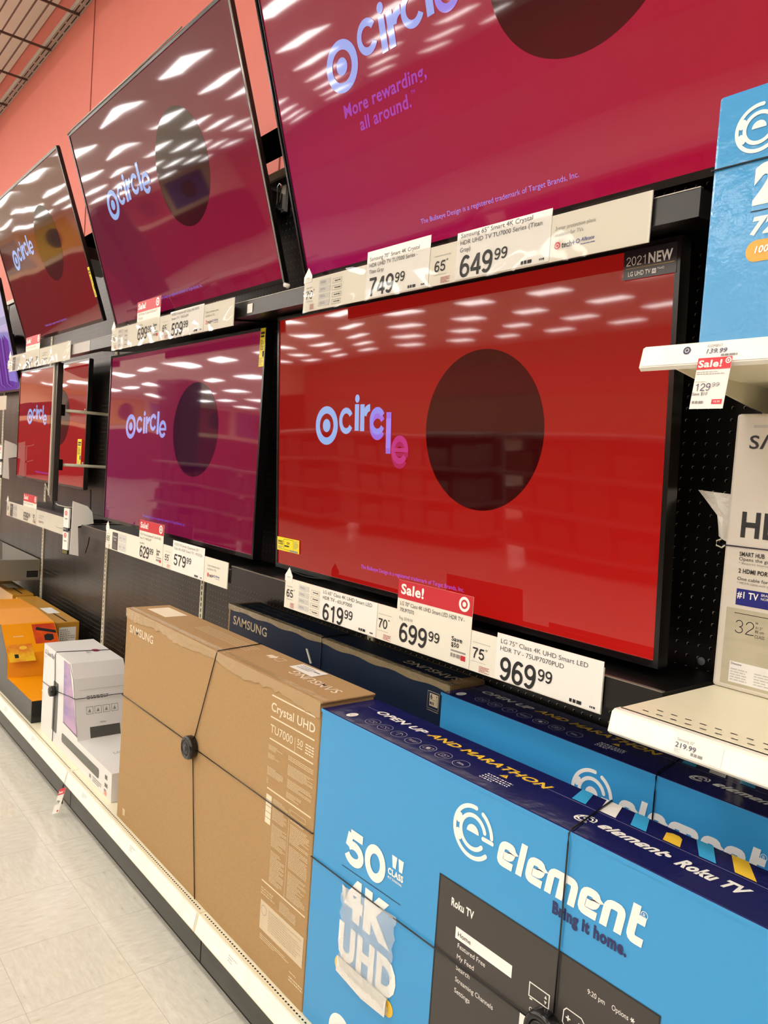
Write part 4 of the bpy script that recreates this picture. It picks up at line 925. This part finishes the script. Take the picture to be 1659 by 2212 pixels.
for (xa, xb, lb) in ((-5.42, -4.55, 'amber carton behind the orange display carton, with a white shipping label on its end'), (-6.40, -5.50, 'amber carton at the far left behind the orange display carton')):
    t = thing('soundbar_carton', ((xa + xb) / 2, 1.44, DK), lb, 'carton')
    a = MB(); a.rbox(xa, xb, 1.366, 1.50, DK, -1.006, M_orange2, .004); tf = topf(-1.006)
    a.rect(tf, xb - .45, xb - .27, 1.40, 1.47, M_card); a.rect(tf, xb - .27, xb - .02, 1.425, 1.437, M_ink, .001)
    f4 = Fr((xb, 1.366, -1.345), (0, 1, 0), (0, 0, 1)); a.rect(f4, .02, .115, .22, .31, M_card); a.greek(f4, .028, .108, .30, .23, 6, M_gink, off=.0012); a.build('body', t)

# ------------------------------------------------------------------ metal counter, acrylic stand, pole, hook boards, cables
t = thing('metal_counter', (-6.2, 1.4, -.93), 'grey metal counter shelf at the left edge with a small black slot', 'shelf')
a = MB(); a.rbox(-7.4, -5.635, 1.16, YW - .01, -.935, -.790, pm('grey_counter_metal', '8f8a7e', .3, metal=.3, bump=(4, .2, .01)), .005); a.build('counter_body', t)
a = MB(); f5 = Fr((-5.635, 1.16, -.935), (0, 1, 0), (0, 0, 1)); a.fbox(f5, .325, .395, .025, .065, 0, .001, M_ink); a.line(f5, [(.325, .025), (.395, .025), (.395, .065), (.325, .065)], .003, M_bplas, .0015, closed=True); a.build('slot', t)
t = thing('acrylic_stand', (-5.75, 1.33, -.79), 'small clear acrylic stand on the grey metal counter', 'stand')
M_acr = pm('frosted_acrylic', '8e8a84', .1, spec=.7)
a = MB(); a.prism(Fr((-5.79, 0, -.79), (0, 1, 0), (0, 0, 1)), [(1.22, 0), (1.33, 0), (1.30, .14), (1.27, .14)], 0, .006, M_acr); a.prism(Fr((-5.70, 0, -.79), (0, 1, 0), (0, 0, 1)), [(1.24, 0), (1.34, 0), (1.335, .12), (1.32, .12)], 0, .006, M_acr); a.build('panel', t)
a = MB(); a.box(-5.79, -5.694, 1.25, 1.256, -.79, -.70, M_acr); a.build('front_lip', t)

t = thing('hanging_pole', (-4.41, 1.285, -.30), 'dark upright pole held by two cream rods in front of the far red television', 'pole')
a = MB(); a.rbox(-4.437, -4.395, 1.27, 1.30, -.298, .452, pm('dark_pole', '35302c', .3), .003); a.box(-4.455, -4.435, 1.264, 1.298, -.27, .46, pm('pale_pole_strip', 'b5ab98', .4)); a.build('post', t)
for z in (.198, -.098):
    a = MB(); a.tube([(-4.400, 1.30, z), (-4.400, 1.42, z), (-4.400, 1.57, z)], .0085, M_upr, 12); a.tube([(-4.400, 1.425, z + .008), (-4.400, 1.425, z + .02)], .004, M_upr, 8); rd_ = a.build('rod', t)
    a = MB(); a.box(-4.425, -4.385, 1.295, 1.315, z - .03, z + .03, M_bplas); a.build('clamp', rd_)

M_foam = pm('white_foam_board', 'f6f2e8', .6)
def hook_board(x, y, zt, s, label):
    t = thing('hook_board', (x, y, zt - .28), label, 'display board', 'white hook boards')
    fr = Fr((x, 0, 0), (0, 1, 0), (0, 0, 1))
    a = MB(); a.prism(fr, [(y, zt - .275), (y + .045, zt - .285), (y + .035, zt - .13), (y + .115, zt - .115), (y + .105, zt - .055), (y + .08, zt - .025), (y + .005, zt)], -.006, 0, M_foam); a.build('board', t)
    a = MB(); a.box(x - .012, x - .004, y + .03, YW + .002, zt - .128, zt - .118, M_bplas); a.build('bracket', t)
    f2 = Fr((x - .05, y - .022, 0), (1, .25, 0), (0, 0, 1))
    for k, mt in ((0, pm('slate_tag', '3f4a52', .4)), (1, pm('olive_tag', '6b6330', .4))):
        zc = zt - .085 - .115 * k; c = MB()
        c.fbox(f2, -.002, .046, zc - .055, zc + .045, -.008, 0, M_card); c.fbox(f2, -.002, .046, zc - .078, zc - .055, -.008, 0, M_ink); c.rect(f2, 0, .044, zc - .074, zc - .058, mt, .0008)
        bullseye(c, f2, .02, zc + .02, .012, M_redb, None); c.rect(f2, .01, .034, zc - .012, zc - .006, M_gink); tg = c; c = MB(); c.tube([(x - .02, y + .02, zc + .05), (x - .028, y - .02, zc + .052), (x - .045, y - .055, zc + .06), (x - .05, y - .065, zc + .068)], .0025, M_wire, 8); hk = c.build('hook', t); tg.build('product_tag', hk)
hook_board(-4.095, 1.283, -.275, 1, 'white board with two hanging product tags between the magenta and far red televisions')
hook_board(-6.15, 1.425, .02, 1, 'white board with hanging tags at the left edge of the far red television')

cables = [([(-4.15, 1.56, .40), (-4.10, 1.55, .30), (-4.13, 1.55, .15), (-4.22, 1.56, .05), (-4.25, 1.56, -.2)], .004, M_cable, 'black cable hanging in the dark gap left of the magenta television'),
          ([(-4.20, 1.55, .02), (-4.12, 1.54, -.02), (-4.15, 1.53, -.10), (-4.05, 1.54, -.14), (-3.98, 1.55, -.22), (-4.02, 1.55, -.30)], .003, M_wire, 'looped pale cable in the dark gap left of the magenta television'),
          ([(-5.45, 1.576, -.26), (-5.42, 1.576, -.40), (-5.30, 1.576, -.52), (-5.15, 1.576, -.56), (-5.05, 1.576, -.45)], .004, M_cable, 'black cable looping below the far red television'),
          ([(-6.25, 1.54, .25), (-6.1, 1.53, .12), (-6.0, 1.53, -.05)], .004, M_wire, 'pale cable behind the far left sign'),
          ([(-4.62, 1.55, -.24), (-4.60, 1.55, -.5), (-4.66, 1.55, -.62)], .004, M_cable, 'black cable dropping under the hanging pole'),
          ([(-5.35, 1.5, -.25), (-5.33, 1.53, -.34)], .004, M_wire, 'short pale cable under the far red television'),
          ([(-1.02, 1.42, .36), (-1.0, 1.5, .2), (-1.02, 1.56, .1)], .004, M_cable, 'black cable right of the largest red television'),
          ([(-2.30, 1.45, -.365), (-2.15, 1.44, -.374), (-2.0, 1.43, -.362)], .005, M_cable, 'black cable under the largest red television')]
for pts, r, mt, lb in cables:
    P = []
    for i in range(len(pts) - 1):
        p0 = Vector(pts[max(i - 1, 0)]); p1 = Vector(pts[i]); p2 = Vector(pts[i + 1]); p3 = Vector(pts[min(i + 2, len(pts) - 1)])
        for k in range(6): s = k / 6; P.append(.5 * ((2 * p1) + (p2 - p0) * s + (2 * p0 - 5 * p1 + 4 * p2 - p3) * s * s + (3 * p1 - p0 - 3 * p2 + p3) * s ** 3))
    P.append(Vector(pts[-1])); a = MB(); a.tube(P, r, mt, 8); a.build('cable', label=lb, cat='cable')
# chrome display hook on the pegboard between the two top televisions
t = thing('peg_hook', (-2.62, 1.54, .95), 'chrome wire hook on the pegboard between the top middle and top right televisions', 'hook')
c = MB(); c.fbox(front(1.572, -2.655, .955), 0, .03, 0, .10, 0, .012, M_acr); c.build('back_plate', t)
c = MB(); c.tube([(-2.64, 1.56, .965), (-2.57, 1.50, .935), (-2.52, 1.462, .920), (-2.515, 1.46, .935), (-2.515, 1.46, .990), (-2.50, 1.458, 1.0), (-2.485, 1.457, .990), (-2.485, 1.457, .930), (-2.50, 1.458, .922)], .003, pm('chrome_wire', 'd8d8d8', .15, metal=1)); c.build('wire', t)

# small white sticker on the upper rail
mb = MB(); mb.fbox(front(1.273, -2.343, .486), 0, .034, 0, .030, 0, .0008, M_wrap); mb.build('sticker', label='small crumpled white sticker on the black upper display rail', cat='sticker')
# sale tag swinging from the base price strip
t = thing('sale_tag', (-3.22, 1.02, -1.50), 'small white and red sale tag hanging from the base price strip below the soundbar carton', 'price tag')
f6 = Fr((-3.19, 1.030, -1.395), (.85, .3, .42), (.38, .08, .92)); c = MB(); c.fbox(f6, -.045, 0, -.135, 0, 0, .001, M_card); c.rect(f6, -.045, 0, -.034, 0, M_redb, .0014); c.text(f6, 'Sale!', -.041, -.026, .013, M_pw, w=.03, off=.002, bold=.03); c.text(f6, '179', -.04, -.085, .02, M_ink, w=.024, off=.002); c.rect(f6, -.015, -.004, -.130, -.118, M_redb, .0014); c.build('card', t)
c = MB(); c.tube([(-3.225, 1.03, -1.40), (-3.245, 1.035, -1.405), (-3.25, 1.035, -1.43), (-3.25, 1.035, -1.49)], .0025, M_cable, 6); c.build('wire_clip', t)

# ------------------------------------------------------------------ white shelves on the right
def white_shelf(label, z, lip, slots):
    t = thing('shelf', (-.1, 1.35, z - .03), label, 'shelf', 'white shelves')
    x0, x1 = -.735, .484
    c = MB(); c.rbox(x0, x1, 1.142, YW - .008, z - .018, z, M_cream, .003)
    if slots:
        tf = topf(z)
        for r_, y in ((0, 1.168), (1, 1.192)):
            for k in range(46): u = x0 + .03 + .0254 * k + .0127 * r_; c.rect(tf, u, u + .011, y, y + .0032, M_hole)
    c.build('shelf_board', t)
    c = MB(); c.prism(Fr((x0, 0, 0), (0, 1, 0), (0, 0, 1)), [(1.133, z), (1.126, z - .004), (1.118, z - .036), (1.124, z - .041), (1.150, z - .03), (1.150, z)], 0, x1 - x0, M_white); c.build('price_rail', t)
    c = MB()
    for x in (x0 + .004, x1 - .008): c.prism(Fr((x, 0, 0), (0, 1, 0), (0, 0, 1)), [(1.17, z - .018), (YW - .008, z - .018), (YW - .008, z - .068), (1.50, z - .062)], 0, .004, M_cream)
    c.box(x0 + .03, x1 - .03, 1.20, 1.40, z - .026, z - .018, M_cream); c.build('bracket', t)
    return t, Fr((x0, 1.118, z - .036), (1, 0, 0), (0, .25, 1))
t, fr = white_shelf('lower white shelf holding the white 32 inch television carton', -.374, .034, True)
c = MB(); c.fbox(fr, .004, 1.20, .002, .034, .0004, .0012, M_railw); c.build('label_strip', t)
c = MB(); c.fbox(fr, .118, .196, .003, .033, .0014, .002, M_card); o2 = Fr(fr.p(0, 0, .002), fr.u, fr.v); c.text(o2, '219.99', .121, .0125, .0075, pm('blue_grey_ink', '50506a', .5), w=.034, bold=.01); c.text(o2, 'Samsung 32"', .123, .023, .004, M_gink, w=.028); c.greek(o2, .148, .168, .011, .006, 1, M_gink, th=.9); c.greek(o2, .121, .131, .0105, .0045, 3, M_lgink); c.build('price_label', t)
t, fr = white_shelf('upper white shelf holding the small blue television carton', .229, .034, False)
c = MB(); c.fbox(fr, .004, 1.20, .002, .034, .0004, .0012, M_railw); c.build('label_strip', t)
c = MB(); o2 = Fr(fr.p(0, 0, .0014), fr.u, fr.v); bullseye(c, o2, .080, .023, .0062, pm('blue_ink_dark', '2c2f55', .5), None); c.text(o2, '139.99', .113, .0155, .0072, pm('blue_grey_ink', '50506a', .5), w=.032, bold=.01, shear=.15); c.text(o2, 'ELEMENT', .113, .0255, .0042, M_gink, w=.024); c.greek(o2, .137, .162, .0135, .010, 1, M_gink, th=.9); c.build('price_label', t)
c = MB(); f7 = Fr((-.637, 1.112, .124), (1, 0, 0), (.10, .02, 1)); c.fbox(f7, 0, .053, 0, .077, 0, .0008, M_card); f8 = Fr(f7.p(0, 0, .0008), f7.u, f7.v)
c.rect(f8, 0, .053, .0595, .077, M_redb); c.text(f8, 'Sale!', .002, .063, .010, M_pw, w=.037, bold=.03); bullseye(c, f8, .048, .0715, .0045, M_pw, None)
c.greek(f8, .002, .046, .057, .051, 2, M_gink, th=.3); c.greek(f8, .002, .02, .042, .040, 1, M_lgink); c.digits(f8, '129', .003, .027, .0115, pm('dark_blue_ink', '28284a', .5), w=.026, st=.1); c.digits(f8, '99', .030, .033, .006, pm('dark_blue_ink', '28284a', .5), w=.012, st=.1); c.text(f8, 'Save $10', .001, .0205, .0045, M_ink, w=.024)
c.greek(f8, .003, .022, .012, .008, 1, M_gink, th=.9); c.rect(f8, .034, .050, .007, .014, M_redb); c.text(f8, '10/30', .037, .009, .003, M_pw, w=.01); c.build('sale_tag', t, label='small white and red sale tag reading 129.99')

# small blue television carton on the upper shelf
X0, X1, Y0, Y1, zb, zt = -.678, -.05, 1.19, 1.268, .2295, .630
t = thing('television_carton', (-.36, 1.25, zb), 'small glossy blue television carton on the upper white shelf, cut off by the frame', 'carton')
c = MB(); c.rbox(X0, X1, Y0, Y1, zb, zt, M_blueg, .006); c.box(X0 - .001, X1, Y0 + .03, Y1 + .001, zt - .0005, zt + .0005, M_navyg); fr = front(Y0)
elem_mark(c, fr, -.608, .563, .038, M_pw, off=.001); elem_word(c, fr, -.56, .54, .036, .22, M_pw)
c.text(fr, '24', -.608, .449, .052, M_pw, w=.085, bold=.07); c.line(fr, [(-.609, .435), (-.45, .435)], .0015, M_ink)
c.text(fr, '720p', -.607, .400, .024, M_pw, w=.085, bold=.05, shear=.2); c.rrect(fr, -.611, -.50, .357, .390, .016, pm('amber_print', 'e6a53a', .3)); c.text(fr, '100+', -.597, .370, .010, M_pw, bold=.03, shear=.2, off=.0014); c.build('body', t)
c = MB(); c.tube([(X0 - .002, Y1, .514), (X0 - .002, Y0 - .002, .514), (-.05, Y0 - .003, .508)], .0014, M_cable, 6); c.build('strap', t, label='thin black strap')

# white 32 inch television carton on the lower shelf
X0, X1, Y0, Y1, zb, zt = -.735, .01, 1.455, 1.568, -.3735, .152
t = thing('television_carton', (-.37, 1.5, zb), 'white 32 inch television carton on the lower white shelf, cut off by the frame', 'carton')
c = MB(); c.rbox(X0, X1, Y0, Y1, zb, zt, M_wc2, .006); c.box(X0 - .0015, X0 - .0002, Y0 + .008, Y1 - .002, zb + .01, zt - .01, M_brnd); fr = front(Y0)
c.text(fr, 'SΛMSUNG', -.705, .086, .024, M_ink, w=.20, bold=.015); c.text(fr, 'HD TV', -.706, -.080, .045, M_ink, w=.17, bold=.03)
c.text(fr, 'SMART HUB', -.704, -.117, .0078, M_ink, w=.047, bold=.02); c.text(fr, 'Opens the gateway to apps', -.704, -.1255, .0062, M_ink, w=.115); c.text(fr, '* Requires Internet access', -.704, -.1325, .0042, M_gink, w=.08)
c.text(fr, '2 HDMI PORTS', -.703, -.149, .0078, M_ink, w=.065, bold=.03); c.text(fr, 'One cable for both HD', -.704, -.163, .0062, M_ink, w=.098); c.text(fr, '* HDMI cable sold separately', -.704, -.170, .0042, M_gink, w=.085)
c.rect(fr, -.703, -.50, -.210, -.179, pm('royal_blue_print', '1a237a', .3)); c.text(fr, '#1 TV', -.701, -.196, .012, M_pw, w=.040, bold=.02, off=.0014); c.text(fr, 'BRAND IN', -.656, -.187, .0045, M_pw, off=.0014); c.text(fr, 'NORTH AMERICA', -.656, -.194, .0045, M_pw, off=.0014)
c.rect(fr, -.719, X1 - .01, -.364, -.217, pm('beige_print', 'b9b098', .45, mottle=(8, .6, 'aaa188', (1, 1, 6))))
c.rect(fr, -.703, -.5, -.2262, -.2250, M_ink, .001); c.digits(fr, '32', -.701, -.264, .027, M_ink, w=.040, off=.001, st=.06); c.text(fr, '"', -.661, -.247, .01, M_ink, off=.001); c.text(fr, '31.5"', -.661, -.249, .0045, M_ink, off=.001); c.text(fr, '80 cm', -.661, -.2565, .0055, M_ink, w=.016, off=.001); c.text(fr, 'CLASS', -.661, -.266, .0055, M_ink, w=.018, off=.001)
c.rect(fr, -.703, -.55, -.358, -.318, M_wc, .001); c.text(fr, 'Dimensions', -.700, -.324, .004, M_ink, w=.02, off=.0016); c.greek(fr, -.700, -.668, -.33, -.355, 5, M_lgink, off=.0016); c.greek(fr, -.655, -.62, -.33, -.355, 5, M_lgink, off=.0016)
c.rect(fr, -.7, -.66, .125, .130, M_lgink); c.build('body', t)
c = MB(); c.tube([(X0 - .003, Y1, -.1), (X0 - .003, Y0 - .002, -.1), (X1, Y0 - .003, -.097)], .0013, pm('dark_violet_strap', '2c2440', .4), 6); c.build('strap', t, label='thin dark strap')
c = MB(); R = random.Random(5); V = []; F = []
rows = [[(-.806, .002), (-.775, .000), (-.742, -.002)], [(-.792, -.014), (-.768, -.012), (-.740, -.014)], [(-.775, -.028), (-.760, -.03), (-.739, -.034)], [(-.762, -.045), (-.752, -.048), (-.739, -.052)], [(-.757, -.066), (-.748, -.068), (-.738, -.072)], [(-.755, -.085), (-.746, -.09), (-.7375, -.095)]]
for r_ in rows:
    for k, (x, z) in enumerate(r_): V.append((x, 1.463 + .008 * R.random() + (0 if k < 2 else .004), z))
for i in range(len(rows) - 1):
    for k in range(2): F.append((i * 3 + k, (i + 1) * 3 + k, (i + 1) * 3 + k + 1, i * 3 + k + 1))
c.add(V, F, M_wrap); c.tube([(-.745, 1.46, -.09), (-.752, 1.456, -.094), (-.752, 1.456, -.103), (-.74, 1.455, -.106), (-.733, 1.453, -.100)], .0016, M_wire, 6); c.build('bag', t, label='crumpled plastic bag strapped to its left side')

# grey dot sticker on the pegboard
mb = MB(); mb.lathe((-.825, YW - .0005, -.362), (0, -1, 0), [(.0085, 0), (.0085, .001)], pm('grey_sticker', '8a8f96', .5), 24); mb.build('sticker', label='round grey sticker on the pegboard below the largest red television', cat='sticker')
